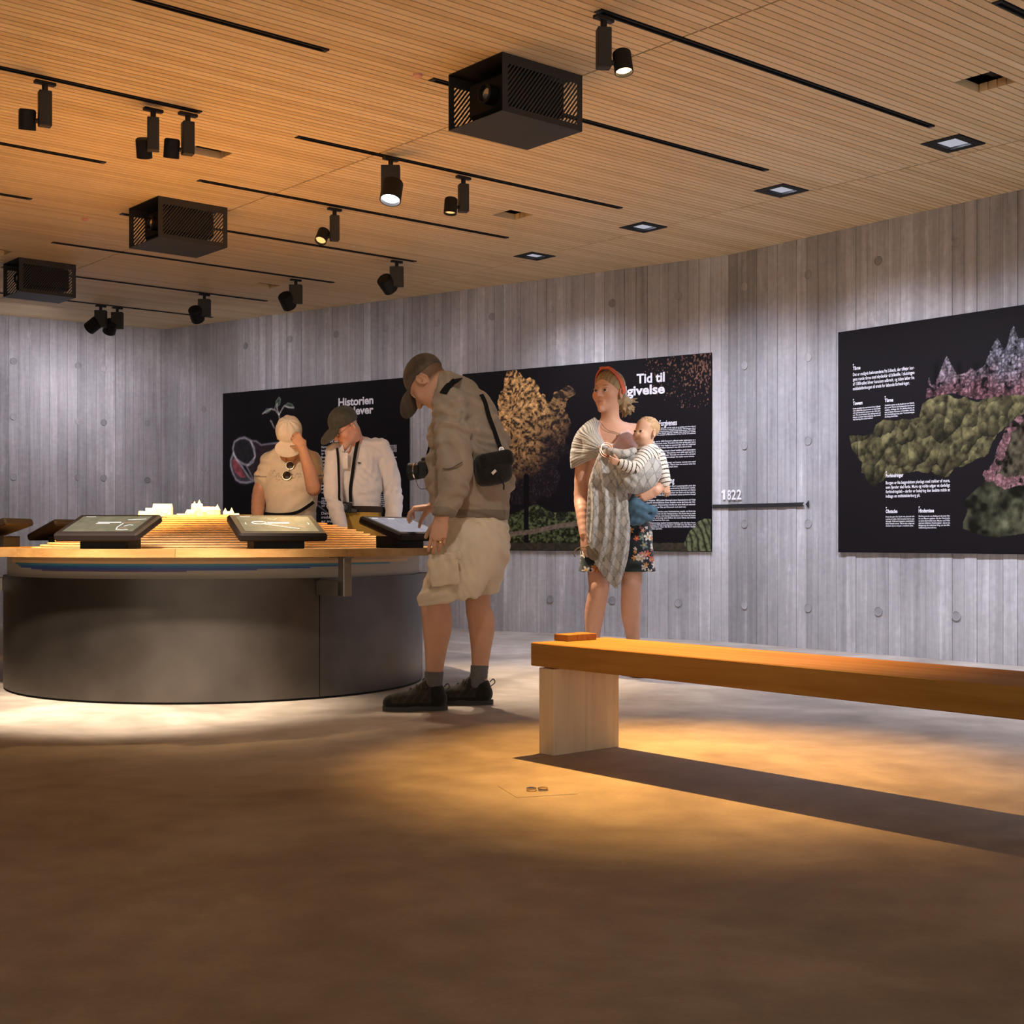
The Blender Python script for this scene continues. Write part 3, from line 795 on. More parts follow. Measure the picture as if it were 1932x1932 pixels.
# floor outlet
so = empty('floor_outlet', (.080,4.27,0), .3, 'square floor outlet cover with small round metal caps before the bench', 'outlet')
MB().box((0,0,.0006),(.20,.20,.0012),bev=.0004).build('cover', M['floor'], so)
for k in range(4):
    a=k*math.pi/2+.5
    MB().lathe([(.0165,0),(.0165,.003),(.012,.0042),(0,.0042)],16,c=(.026*math.cos(a),.026*math.sin(a),.0012)).build('cap', M['chrome'] if k%2 else M['brass'], so, True)

# ================================================================== printed boards on the walls
def wall_uv(px,py,which):
    m=(px-966.0)/FPX
    p0,d=(CORNER_L,DIR_A) if which=='A' else (CORNER_M,DIR_B)
    s=(m*p0.y-p0.x)/(d.x-m*d.y); D=p0.y+d.y*s
    return s, EYE+(HORIZON-py)*D/FPX
def text_mesh(body,size,bold=0.0,align='LEFT',lead=1.0,width=None,res=None):
    cu=bpy.data.curves.new('lettering','FONT'); cu.body=body; cu.size=size; cu.align_x=align; cu.space_line=lead
    cu.offset=bold; cu.resolution_u=res or (4 if size>.08 else 3); cu.fill_mode='FRONT'
    o=bpy.data.objects.new('lettering',cu); COL.objects.link(o)
    bpy.context.view_layer.update()
    me=bpy.data.meshes.new_from_object(o.evaluated_get(bpy.context.evaluated_depsgraph_get()))
    bpy.data.objects.remove(o); bpy.data.curves.remove(cu)
    n=len(me.vertices); co=np.empty(n*3); me.vertices.foreach_get('co',co); co=co.reshape(-1,3)
    if width:
        lo,hi=co[:,0].min(),co[:,0].max(); co[:,0]=(co[:,0]-(hi if align=='RIGHT' else lo))*width/(hi-lo)
    co2=np.stack([co[:,0],np.zeros(n),co[:,1]],1)       # stand it up in xz
    me.vertices.foreach_set('co',co2.ravel()); me.materials.clear(); me.update()
    return me
def put_text(root,u,z,body,size,bold=0.0,align='LEFT',lead=1.0,width=None,name='body_text',mat='ink_white',y=-.0335):
    me=text_mesh(body,size,bold,align,lead,width)
    return link_mesh(name,me,M[mat],root,(u,y,z))
def vnoise(x,y,seed=0):
    xi=np.floor(x).astype(np.int64); yi=np.floor(y).astype(np.int64); fx=x-xi; fy=y-yi
    fx=fx*fx*(3-2*fx); fy=fy*fy*(3-2*fy)
    def h(a,b):
        n=(a*374761393+b*668265263+seed*982451653)&0x7fffffff
        n=((n^(n>>13))*1274126177)&0x7fffffff
        return ((n^(n>>16))&0xffff)/65535.0
    return (h(xi,yi)*(1-fx)+h(xi+1,yi)*fx)*(1-fy)+(h(xi,yi+1)*(1-fx)+h(xi+1,yi+1)*fx)*fy
def fbm(x,y,o=4,seed=0):
    s=0;a=.5
    for k in range(o): s=s+a*vnoise(x*2**k,y*2**k,seed+k); a*=.5
    return s/(1-.5**o)
def seg_d(U,Z,pts):
    d=np.full(U.shape,9.0)
    for (a,b) in zip(pts[:-1],pts[1:]):
        vx,vz=b[0]-a[0],b[1]-a[1]; L=vx*vx+vz*vz+1e-12
        t=np.clip(((U-a[0])*vx+(Z-a[1])*vz)/L,0,1)
        d=np.minimum(d,np.hypot(U-a[0]-t*vx,Z-a[1]-t*vz))
    return d
def inside(U,Z,poly):
    r=np.zeros(U.shape,bool); n=len(poly)
    for i in range(n):
        x1,y1=poly[i]; x2,y2=poly[(i+1)%n]
        if y1==y2: continue
        c=((y1>Z)!=(y2>Z))&(U<(x2-x1)*(Z-y1)/(y2-y1)+x1)
        r^=c
    return r
def print_grid(root,u0,u1,z0,z1,nx,nz,fn,y=-.0328):
    us=np.linspace(u0,u1,nx); zs=np.linspace(z0,z1,nz); U,Z=np.meshgrid(us,zs)
    C=fn(U,Z)
    v=np.stack([U.ravel(),np.full(U.size,y),Z.ravel()],1)
    i=np.arange(nx*nz).reshape(nz,nx); q=np.stack([i[:-1,:-1],i[:-1,1:],i[1:,1:],i[1:,:-1]],-1).reshape(-1,4)
    me=bpy.data.meshes.new('printed_picture'); me.vertices.add(len(v)); me.vertices.foreach_set('co',v.ravel())
    me.loops.add(q.size); me.loops.foreach_set('vertex_index',q.ravel()); me.polygons.add(len(q))
    me.polygons.foreach_set('loop_start',np.arange(0,q.size,4)); me.update(calc_edges=True)
    at_=me.color_attributes.new('Col','FLOAT_COLOR','POINT')
    c4=np.concatenate([np.clip(C,0,1).reshape(-1,3),np.ones((U.size,1))],1)
    at_.data.foreach_set('color',c4.ravel())
    return link_mesh('printed_picture',me,M['print'],root)
BG=np.array([.009,.0075,.009])
def board(which,s0,s1,z0,z1,lab):
    p0,d=(CORNER_L,DIR_A) if which=='A' else (CORNER_M,DIR_B)
    root=empty('wall_poster',(p0.x,p0.y,0),math.atan2(d.y,d.x),lab,'poster','printed boards on the concrete walls')
    b=MB(); b.box(((s0+s1)/2,-.0275,(z0+z1)/2),(s1-s0,.009,z1-z0)); b.build('panel',M['poster'],root)
    b=MB()
    for k in (.18,.82): b.box((s0+(s1-s0)*k,-.020,(z0+z1)/2),(.05,.010,z1-z0-.3))
    b.build('batten',M['poster_edge'],root)
    return root
A=lambda x,y: wall_uv(x,y,'A')
B=lambda x,y: wall_uv(x,y,'B')
# --- poster 1
p1=board('A',.893,3.293,.695,2.238,'black wall poster titled Historien lever, behind the couple at the table')
def pic1(U,Z):
    C=np.tile(BG,(*U.shape,1))
    n=fbm(U*40,Z*40,3,5)
    def glow(poly,w,col,k=1.0,closed=True):
        d=seg_d(U,Z,poly+[poly[0]] if closed else poly)
        C[:]=C+(np.exp(-(d/w)**2)*k)[...,None]*np.array(col)*(.55+.9*n)[...,None]
    def fill(poly,col,nk=1.0,thr=0):
        m=inside(U,Z,poly)*(.35+nk*fbm(U*28,Z*28,4,9))
        C[:]=C+m[...,None]*np.array(col)
    P=lambda L:[A(x,y) for x,y in L]
    sph=P([(444,846),(447,834),(456,828),(466,826),(476,831),(484,845),(486,860),(482,872),(474,878),(464,876),(452,868),(446,858)])
    fill(sph,(.02,.022,.024))
    wing=P([(445,855),(440,868),(440,880),(444,893),(450,905),(458,910),(470,911),(482,908),(474,900),(466,888),(458,876),(450,866)])
    fill(wing,(.10,.09,.11),.6); fill(P([(444,868),(443,880),(448,892),(460,902),(468,900),(462,888),(455,874),(448,866)]),(.30,.03,.035),1.2)
    body=P([(478,832),(488,833),(498,840),(510,838),(530,836),(560,840),(560,905),(520,910),(484,908),(470,880),(486,862)])
    fill(body,(.045,.030,.035),.7)
    glow(sph,.010,(.36,.35,.40)); glow(wing,.010,(.36,.35,.42)); glow(body,.008,(.26,.25,.30))
    st=[(532,815),(532,791),(530,782)]
    for L in ([(534,835),(533,808),(531,783)],[(531,783),(524,774),(516,772),(508,776),(500,781)],[(531,783),(527,770),(528,763)],[(531,783),(537,772),(541,766),(549,769),(559,770)],[(522,808),(517,797),(515,794)]):
        glow(P(L),.006,(.40,.38,.36),1.0,False)
    leaf=[[(526,769),(525,758),(531,750),(534,754),(532,764)],[(541,766),(548,761),(555,763),(559,769),(550,770)],[(516,772),(508,772),(502,779),(507,780),(514,776)],[(522,772),(526,766),(529,760),(525,764)]]
    for L in leaf: fill(P(L),(.05,.09,.06),.8); glow(P(L),.004,(.20,.24,.20),.8)
    for L in ([(592,944),(612,948),(624,951)],[(594,948),(608,956),(622,968)],[(594,962),(602,972),(610,985)]): glow(P(L),.005,(.30,.28,.30),.8,False)
    return C
a0=A(430,920)[0]; 
print_grid(p1,.90,2.55,1.02,2.20,230,165,pic1)
s,z=A(709,762); put_text(p1,s,z,'Historien',.104,.0032,'RIGHT',1,A(709,0)[0]-A(643,0)[0],'heading')
s,z=A(709,780); put_text(p1,s,z,'lever',.104,.0032,'RIGHT',1,A(709,0)[0]-A(672,0)[0],'heading')
DK=['Historien','Hammershus er Nordens største','borgruin og har i mange hundrede','år været en del af øens liv.','Borgen blev bygget for at vise','magt og for at vogte landet','og havet omkring det.','I dag er ruinen et sted,','hvor historien lever videre','i sten, jord og planter.']
def para(root,x0,y0,x1,lines,rows,which,name='body_text',bold=.0003,head=None):
    f=A if which=='A' else B
    for k,(ln) in enumerate(lines):
        yy=y0+(rows-y0)*k/max(1,len(lines)-1)
        s0,z=f(x0,yy); s1,_=f(x1,yy); sz=(f(x0,0)[1]-f(x0,1)[1])*((rows-y0)/max(1,len(lines)-1))
        w=s1-s0
        last = k==len(lines)-1
        put_text(root,s0,z,ln,sz*.98,bold,'LEFT',1,w*(min(1.0,len(ln)/(sum(len(q) for q in lines[:-1])/(len(lines)-1))) if last and len(lines)>1 else 1.0),name)
para(p1,611,846,672,DK[1:],897,'A'); put_text(p1,*A(611,836),'Historien lever',.060,.0014,'LEFT',1,None,'heading'); put_text(p1,*A(611,829),'#',.02,.001,name='heading')
para(p1,611,919,672,['Ruinen i dag','Mange besøger borgen','og går langs muren.'],931,'A'); para(p1,611,942,672,['Skabet af natur og','planter, der vokser på','klipperne med udsigt','til skov og hav.'],956,'A'); para(p1,611,971,672,['Dansk by og borg','middelalderens liv','er meget synligt.'],986,'A')
EN=['The ruin of the castle is the largest','in Northern Europe and has for many','hundreds of years been a part of the','life of the island. The castle was built','to show power and to guard the land','and the sea around it, and today the','ruin is still a living place.']
s=700
para(p1,706,843,753,EN,857,'A'); para(p1,706,866,753,['People still visit the ruin','to walk along the walls.'],870,'A'); para(p1,706,880,753,['Rare plants grow on the','old walls and rocks.'],884,'A'); para(p1,706,891,753,['The castle has many','stories to tell.'],895,'A')
para(p1,700,935,753,['Die Burgruine ist die grösste','in Nordeuropa und seit vielen','Jahrhunderten ein Teil der','Insel und ihrer Menschen.','Die Burg wurde gebaut, um','Macht zu zeigen und das','Land und die See zu','bewachen.'],960,'A')
# --- poster 2
p2=board('A',3.896,6.296,.69,2.223,'black wall poster titled Tid til tilgivelse with a golden tree, behind the woman')
def pic2(U,Z):
    s0=A(877,704)[0]
    # to photo-like coordinates of the print: x right, y up, in metres from the lower left corner
    X=U-3.896; Y=Z-.69
    C=np.tile(BG,(*U.shape,1))
    tx,tz=A(1004,826); cx,cz=tx,tz
    r=np.hypot((U-cx)/.44,(Z-cz)/.56)
    wob=fbm(U*5,Z*5,5,2)-.5
    f=fbm(U*46+9*wob,Z*52-5*wob,4,3); g=np.abs(fbm(U*80,Z*54,4,8)-.5)*2
    crown=(r+wob*.9<.92)
    up=np.clip((Z-cz)/.5*.55-(U-cx)/.5*.45+.35+wob*.6,0,1)[...,None]
    gold=np.array([.80,.45,.17])*(.22+3.8*np.clip(f-.35,0,1)*(.5+g))[...,None]
    dark=np.array([.050,.034,.038])*(.25+2.2*g*g)[...,None]
    col=gold*up+dark*(1-up)
    col=np.where((f<.38)[...,None],BG*1.2+col*.22,col)
    C=np.where(crown[...,None],col,C)
    tr=np.array([[A(997,y)[0],A(997,y)[1]] for y in (1030,900)])
    d=seg_d(U,Z,[tuple(tr[0]),tuple(tr[1])]); C=np.where((d<.028)[...,None],BG*.8,C)
    gy=A(1000,962)[1]; gr=(Z<gy+(fbm(U*3,Z*0,3,4)-.5)*.16)&(Z>.70)
    ff=fbm(U*45,Z*60,4,12)
    grass=np.array([.10,.115,.05])*np.clip((ff-.36)*3.2,.12,1.6)[...,None]*(1-.55*np.clip((U-A(1110,0)[0])/.5,0,1))[...,None]
    C=np.where((gr&(d>.026)&(U<A(1112,0)[0]))[...,None],grass,C)
    lg=[A(930,1012),A(1010,1003),A(1060,992),A(1120,985)]
    dl=seg_d(U,Z,lg); C=np.where((dl<.020)[...,None],np.array([.20,.15,.11])*(.35+.9*ff)[...,None],C)
    for (x,y,rr) in ((1023,968,.045),(1044,972,.035),(1062,974,.05)):
        a,b_=A(x,y); m=np.hypot(U-a,(Z-b_)*1.2)<rr; C=np.where(m[...,None],np.array([.07,.085,.05])*(.1+1.6*ff*g)[...,None],C)
    soil=Z<A(1000,1024)[1]+.02*(ff-.5); C=np.where(soil[...,None],np.array([.045,.038,.025])*(.4+1.1*ff)[...,None],C)
    # bush lower right, leaves upper right
    for (x,y,rx,ry) in ((1340,1022,.17,.17),(1318,1028,.10,.09)):
        a,b_=A(x,y); m=(np.hypot((U-a)/rx,(Z-b_)/ry)+wob*.7<.9); fl=np.abs(np.sin((U*60+Z*26)+6*wob))*ff
        C=np.where(m[...,None],np.array([.15,.17,.085])*np.clip(fl*1.9,.08,1)[...,None],C)
    a,b_=A(1330,690); m=np.hypot((U-a)/.42,(Z-b_)/.26)
    lf=fbm(U*95,Z*60,3,21); C=np.where(((lf>.57+.16*m)&(m<1.3))[...,None],np.array([.22,.115,.08])*(lf*1.2)[...,None],C)
    return C
print_grid(p2,3.90,6.292,.694,2.219,500,320,pic2)
s,z=A(1258,720); put_text(p2,s,z,'Tid til',.104,.0032,'RIGHT',1,A(1258,0)[0]-A(1205,0)[0],'heading')
s,z=A(1258,742); put_text(p2,s,z,'tilgivelse',.104,.0032,'RIGHT',1,A(1258,0)[0]-A(1166,0)[0],'heading')
x0,x1=1214,1316
put_text(p2,*A(x0,806),'A Time for Forgiveness',.062,.0014,'LEFT',1,A(1281,0)[0]-A(x0,0)[0],'heading')
EP=[(811,827,['When Hammershus had played out its role as a castle and the island','was no longer a powerful fortress, it was left to decay. The stones were','used as a part of the new farmhouses under local landowners. The great','castle walls became the island quarry. Finally the defeated castle','changed hands and the people of Bornholm in the hands of national','romantics.']),
(836,848,['Some years passed, and in 1822 Denmark suffered under bankruptcy as a','result of a severe economic crisis. Therefore the ruin of the past were','forgotten. Hammershus was made to assume the role of a national','romantic symbol of a time when Denmark was still a strong land.']),
(854,866,['In 1822 Hammershus was declared a listed building, and restoration','began in the late 19th century. The stones were still used up for a','time, leaving parts of one high tower. The task was above all to protect','the ruin of the elements, which were always the castle worst enemy.']),
(876,884,['Hammershus is regularly maintained, and better stones are used','to make sure that the ruin survives. That is how we ensure that the','ruin remains beautiful and visible even now.'])]
for (ya,yb,L) in EP: para(p2,x0,ya,x1,L,yb,'A')
put_text(p2,*A(x0,913),'Zeit der Vergebung',.062,.0014,'LEFT',1,A(1276,0)[0]-A(x0,0)[0],'heading')
DP=[(920,940,['Als Hammershus seine Rolle als Burg ausgespielt und die','Befestigung der Insel nach dem Schwedenkrieg Bedeutung verlor,','wurde das Bauwerk für die neuen Befestigungswerke benutzt und diente','als Steinbruch. Die Ruine wurde zum Symbol der Stadt und des Landes,','und doch gab die verlassene Burg den Bewohnern etwas zurück im Kampf','um die Geschichte.']),
(946,959,['Die Jahre vergehen. 1822 erlebt Dänemark einen Staatsbankrott als Folge','einer schweren wirtschaftlichen Krise. Deshalb wurde die Ruine der Ver-','gangenheit vergessen. Hammershus wurde nun eine Rolle als national-','romantisches Symbol der Zeit, als Dänemark noch stark war.']),
(967,983,['Im Jahr 1822 wird Hammershus unter Denkmalschutz gestellt, und Ende des','Jahrhunderts beginnt man mit der Restaurierung. Die Ruine hat zu viele','Steine an Häuser verloren, eine bessere Behandlung, und wenn die Ruine','heute weiter steht, wird unter dem Einfluss des rauen Klimas das Schloss','immer der grosse Feind der Burg sein.']),
(988,999,['Heute wird Hammershus laufend instand gehalten, und die alten Fugen','werden mit neuem Mörtel ausgebessert. So hilft man der Burg, auf','Dauer und gesichert, dass die Burg noch lange sichtbar bleibt','und zu uns allen spricht.'])]
for (ya,yb,L) in DP: para(p2,x0,ya,x1,L,yb,'A')
# --- poster 3
p3=board('B',1.061,4.0,.696,2.24,'black wall poster of a castle on a wooded hill, cut by the right edge')
def pic3(U,Z):
    C=np.tile(BG,(*U.shape,1))
    P=lambda L:[B(x,y) for x,y in L]
    w=fbm(U*4,Z*4,4,31)-.5; f=fbm(U*30,Z*26,4,33); g=np.abs(fbm(U*46,Z*46,4,37)-.5)*2; c1=fbm(U*7,Z*9,3,41)
    Uw=U+w*.07; Zw=Z+(fbm(U*6,Z*6,4,35)-.5)*.10
    hill=P([(1604,826),(1625,820),(1650,818),(1654,802),(1668,793),(1690,800),(1712,795),(1736,790),(1742,765),(1760,753),(1800,742),(1850,752),(1900,742),(1990,735),(1990,760),(1920,790),(1885,815),(1870,850),(1850,862),(1815,880),(1800,900),(1770,893),(1740,888),(1700,900),(1670,912),(1655,915),(1628,890),(1630,870),(1612,850)])
    m=inside(Uw,Zw,hill)
    lit_=np.clip((c1-.34)*3.0,0.05,1)*np.clip(.3+(f-.35)*3.2,.1,1.4)
    rg=np.random.default_rng(9); hp=np.array(hill); best=np.full(U.shape,9.0); sh=np.zeros(U.shape)
    for k in range(230):                              # rounded tree crowns, each lit from the upper left in the print
        a,b_=rg.uniform(hp[:,0].min(),3.05),rg.uniform(hp[:,1].min(),hp[:,1].max()); rr=rg.uniform(.045,.11)
        du,dz=(Uw-a)/rr,(Zw-b_)/(rr*1.15); q=np.hypot(du,dz); mm=q<best
        best=np.where(mm,q,best); sh=np.where(mm,np.clip(.42-.40*du+.55*dz,0,1.2)*np.clip(1.25-q*.9,0,1)*rg.uniform(.55,1.2),sh)
    green=np.array([.24,.215,.095])*(sh*np.clip(.25+2.4*(f-.30),.1,1.6))[...,None]+np.array([.022,.020,.012])*(.4+g)[...,None]
    C=np.where(m[...,None],green,C)
    walls=P([(1752,752),(1755,728),(1758,712),(1762,728),(1768,726),(1778,706),(1784,690),(1793,672),(1802,690),(1812,708),(1822,706),(1832,702),(1838,694),(1845,700),(1860,694),(1866,686),(1876,660),(1888,638),(1900,660),(1906,655),(1912,625),(1918,616),(1926,640),(1950,636),(1990,610),(1990,742),(1900,748),(1850,754),(1800,742)])
    m=inside(U+w*.02,Z,walls)&(f>.30)
    zt=np.clip((Z-B(1800,740)[1])/.22+.8*(fbm(U*12,Z*12,3,73)-.5),0,1)[...,None]
    st=(np.array([.22,.105,.12])*(1-zt)+np.array([.27,.265,.31])*zt)*(.06+2.3*np.clip(g,0,1)**1.3+.4*(f-.3))[...,None]*(.55+.9*fbm(U*9,Z*5,3,71))[...,None]
    C=np.where(m[...,None],st,C)
    # shadowed seams between the towers
    for x in (1770,1814,1845,1862,1905): 
        d=seg_d(U,Z,[B(x,745),B(x+2,690)]); C*= (1-.55*np.exp(-(d/.02)**2))[...,None]
    h2=P([(1932,795),(1915,800),(1900,830),(1880,880),(1868,905),(1845,925),(1825,945),(1832,965),(1823,985),(1822,998),(1850,1008),(1885,1013),(1932,1008),(1990,1000),(1990,790)])
    m=inside(U+w*.03,Z+w*.02,h2)
    t=np.clip((B(1900,905)[1]-Z)/.05,-1,1)[...,None]
    up_=np.array([.085,.072,.046])*(.05+2.2*np.clip(f-.25,0,1))[...,None]; lo_=np.array([.12,.125,.072])*np.clip((c1-.3)*3*(f*1.4),.05,1.3)[...,None]
    C=np.where(m[...,None],np.where(t<0,up_,lo_),C)
    for L,wd,k in (([(1932,795),(1912,806),(1898,835),(1880,885),(1870,905)],.030,.8),([(1868,896),(1885,905),(1900,918),(1915,908),(1932,905),(1980,900)],.035,1.0)):
        d=seg_d(Uw,Zw,P(L)); mm=(d<wd)&(f>.36); C=np.where(mm[...,None],np.array([.27,.14,.148])*k*(.1+1.9*g+.3*f)[...,None],C)
    return C
print_grid(p3,1.066,3.0,.70,2.236,420,340,pic3)
def ptitle(x,y,t,w): put_text(p3,*B(x,y),t,.034,.0010,'LEFT',1,B(x+w,0)[0]-B(x,0)[0],'heading'); put_text(p3,*B(x,y-9.2),'#',.013,.0006,name='heading')
ptitle(1615,699,'Tårne',14); para(p3,1615,710.5,1731,['Det er muligvis købmændene fra Lübeck, der tilføjer bor-','gens runde tårne med skydeskår til blikstille. I slutningen','af 1500-tallet bliver kanonen udbredt, og tiden løber fra','middelalderborgen til trods for løbende forbedringer.'],737,'B',bold=.0004)
ptitle(1615,765,'Towers',18); para(p3,1615,773,1667,['It was possibly the merchants from Lübeck','who added the round towers to the Castle','with embrasures for cannon at the 16th cent-','ury. The use of cannon was widespread, and','despite constant improvements, the world','was leaving the castle behind.'],793.5,'B',bold=.0002)
ptitle(1675,759.5,'Türme',16); para(p3,1675,767,1731,['Vielleicht waren es die Kaufleute aus Lübeck,','die runde Türme mit Schiessscharten bauen','wollten. Anfangs des 16. Jahrhunderts, als','man in Zeiten Kanonen verwendete, und die','der Entwicklung trotz aller Verbesserungen','die Burg überholte.'],788.5,'B',bold=.0002)
ptitle(1677,901,'Forhindringer',33); para(p3,1677,914,1798,['Borgen er fra begyndelsen planlagt med rækker af mure,','som fjender skal forbi. Mure og volde udgør et dødeligt','forhindringsløb - derfor er belejring den bedste måde at','indtage en middelalderborg på.'],939,'B',bold=.0004)
ptitle(1677,968,'Obstacles',22); para(p3,1677,976.5,1731,['From the start the Castle was planned with','a series of walls, which enemies had to pass','through. Walls and ramparts constituted a','lethal obstacle course. That is why a siege was','the best way to conquer a medieval castle.'],993.5,'B',bold=.0002)
ptitle(1739,967,'Hindernisse',29); para(p3,1739,975.5,1798,['Die Burg wurde von Anfang an mit einer Rei-','he von Mauern geplant, die der Feind nicht','so leicht überwinden kann. Mauern und Wälle','sind ein tödlicher Hindernislauf - darum ist','Belagerung der einfachste Weg, um eine Mit-','telalterburg einzunehmen.'],997,'B',bold=.0002)
# --- year and time line
tl=empty('timeline_arrow',(CORNER_M.x,CORNER_M.y,0),0,'thin black horizontal timeline bar with an arrow tip on the concrete','sign')
def on_wall(which): return (math.atan2(DIR_A.y,DIR_A.x) if which=='A' else math.atan2(DIR_B.y,DIR_B.x))
zb=EYE+(HORIZON-954.5)*10.2/FPX; hb=.0145
def flat(poly,which,mat,root,name,y=-.0225,th=.003):
    b=MB(); n=len(poly)
    vs=[(x,y-th,z) for x,z in poly]+[(x,y,z) for x,z in poly]
    b.add(vs,[tuple(range(n)),tuple(range(2*n-1,n-1,-1))]+[(i,i+n,(i+1)%n+n,(i+1)%n) for i in range(n)])
    return b.build(name,M[mat],root,rot=(0,0,on_wall(which)))
flat([(-.130,zb-hb),(-.004,zb-hb),(-.004,zb+hb),(-.130,zb+hb)],'A','black_vinyl',tl,'bar')
e=B(1521,950)[0]; flat([(.0,zb-hb),(e,zb-hb),(e-.013,zb),(e,zb+hb),(.0,zb+hb)],'B','black_vinyl',tl,'bar')
e2=B(1524,950)[0]; flat([(e2,zb),(e2+.030,zb-.028),(e2+.030,zb+.028)],'B','black_vinyl',tl,'arrow_tip')
yr=empty('year_number',(CORNER_M.x,CORNER_M.y,0),0,'white number 1822 mounted on the concrete above the timeline bar','sign')
zn=EYE+(HORIZON-942.5)*10.3/FPX
def digit(txt,x0,x1,which):
    f=A if which=='A' else B; off=LEN_A if which=='A' else 0
    me=text_mesh(txt,.105,.0020,'LEFT',1,f(x1,0)[0]-f(x0,0)[0])
    o=link_mesh('digit',me,M['white_vinyl'],yr); a=on_wall(which)
    loc=Matrix.Rotation(a,3,'Z')@Vector((f(x0,0)[0]-off,-.024,zn)); o.location=loc; o.rotation_euler=(0,0,a)
a1=A(1363.5,942.5); w1_=(A(1371,942.5)[0]-a1[0]); h1=.0765
flat([(a1[0]-LEN_A+w1_*x,zn+h1*y) for x,y in ((.38,0),(1,0),(1,1),(.5,1),(0,.80),(.08,.62),(.38,.70))],'A','white_vinyl',yr,'digit',y=-.024,th=.001)
digit('8',1376.5,1383,'B'); digit('2',1384,1392.5,'B'); digit('2',1394,1402.5,'B')
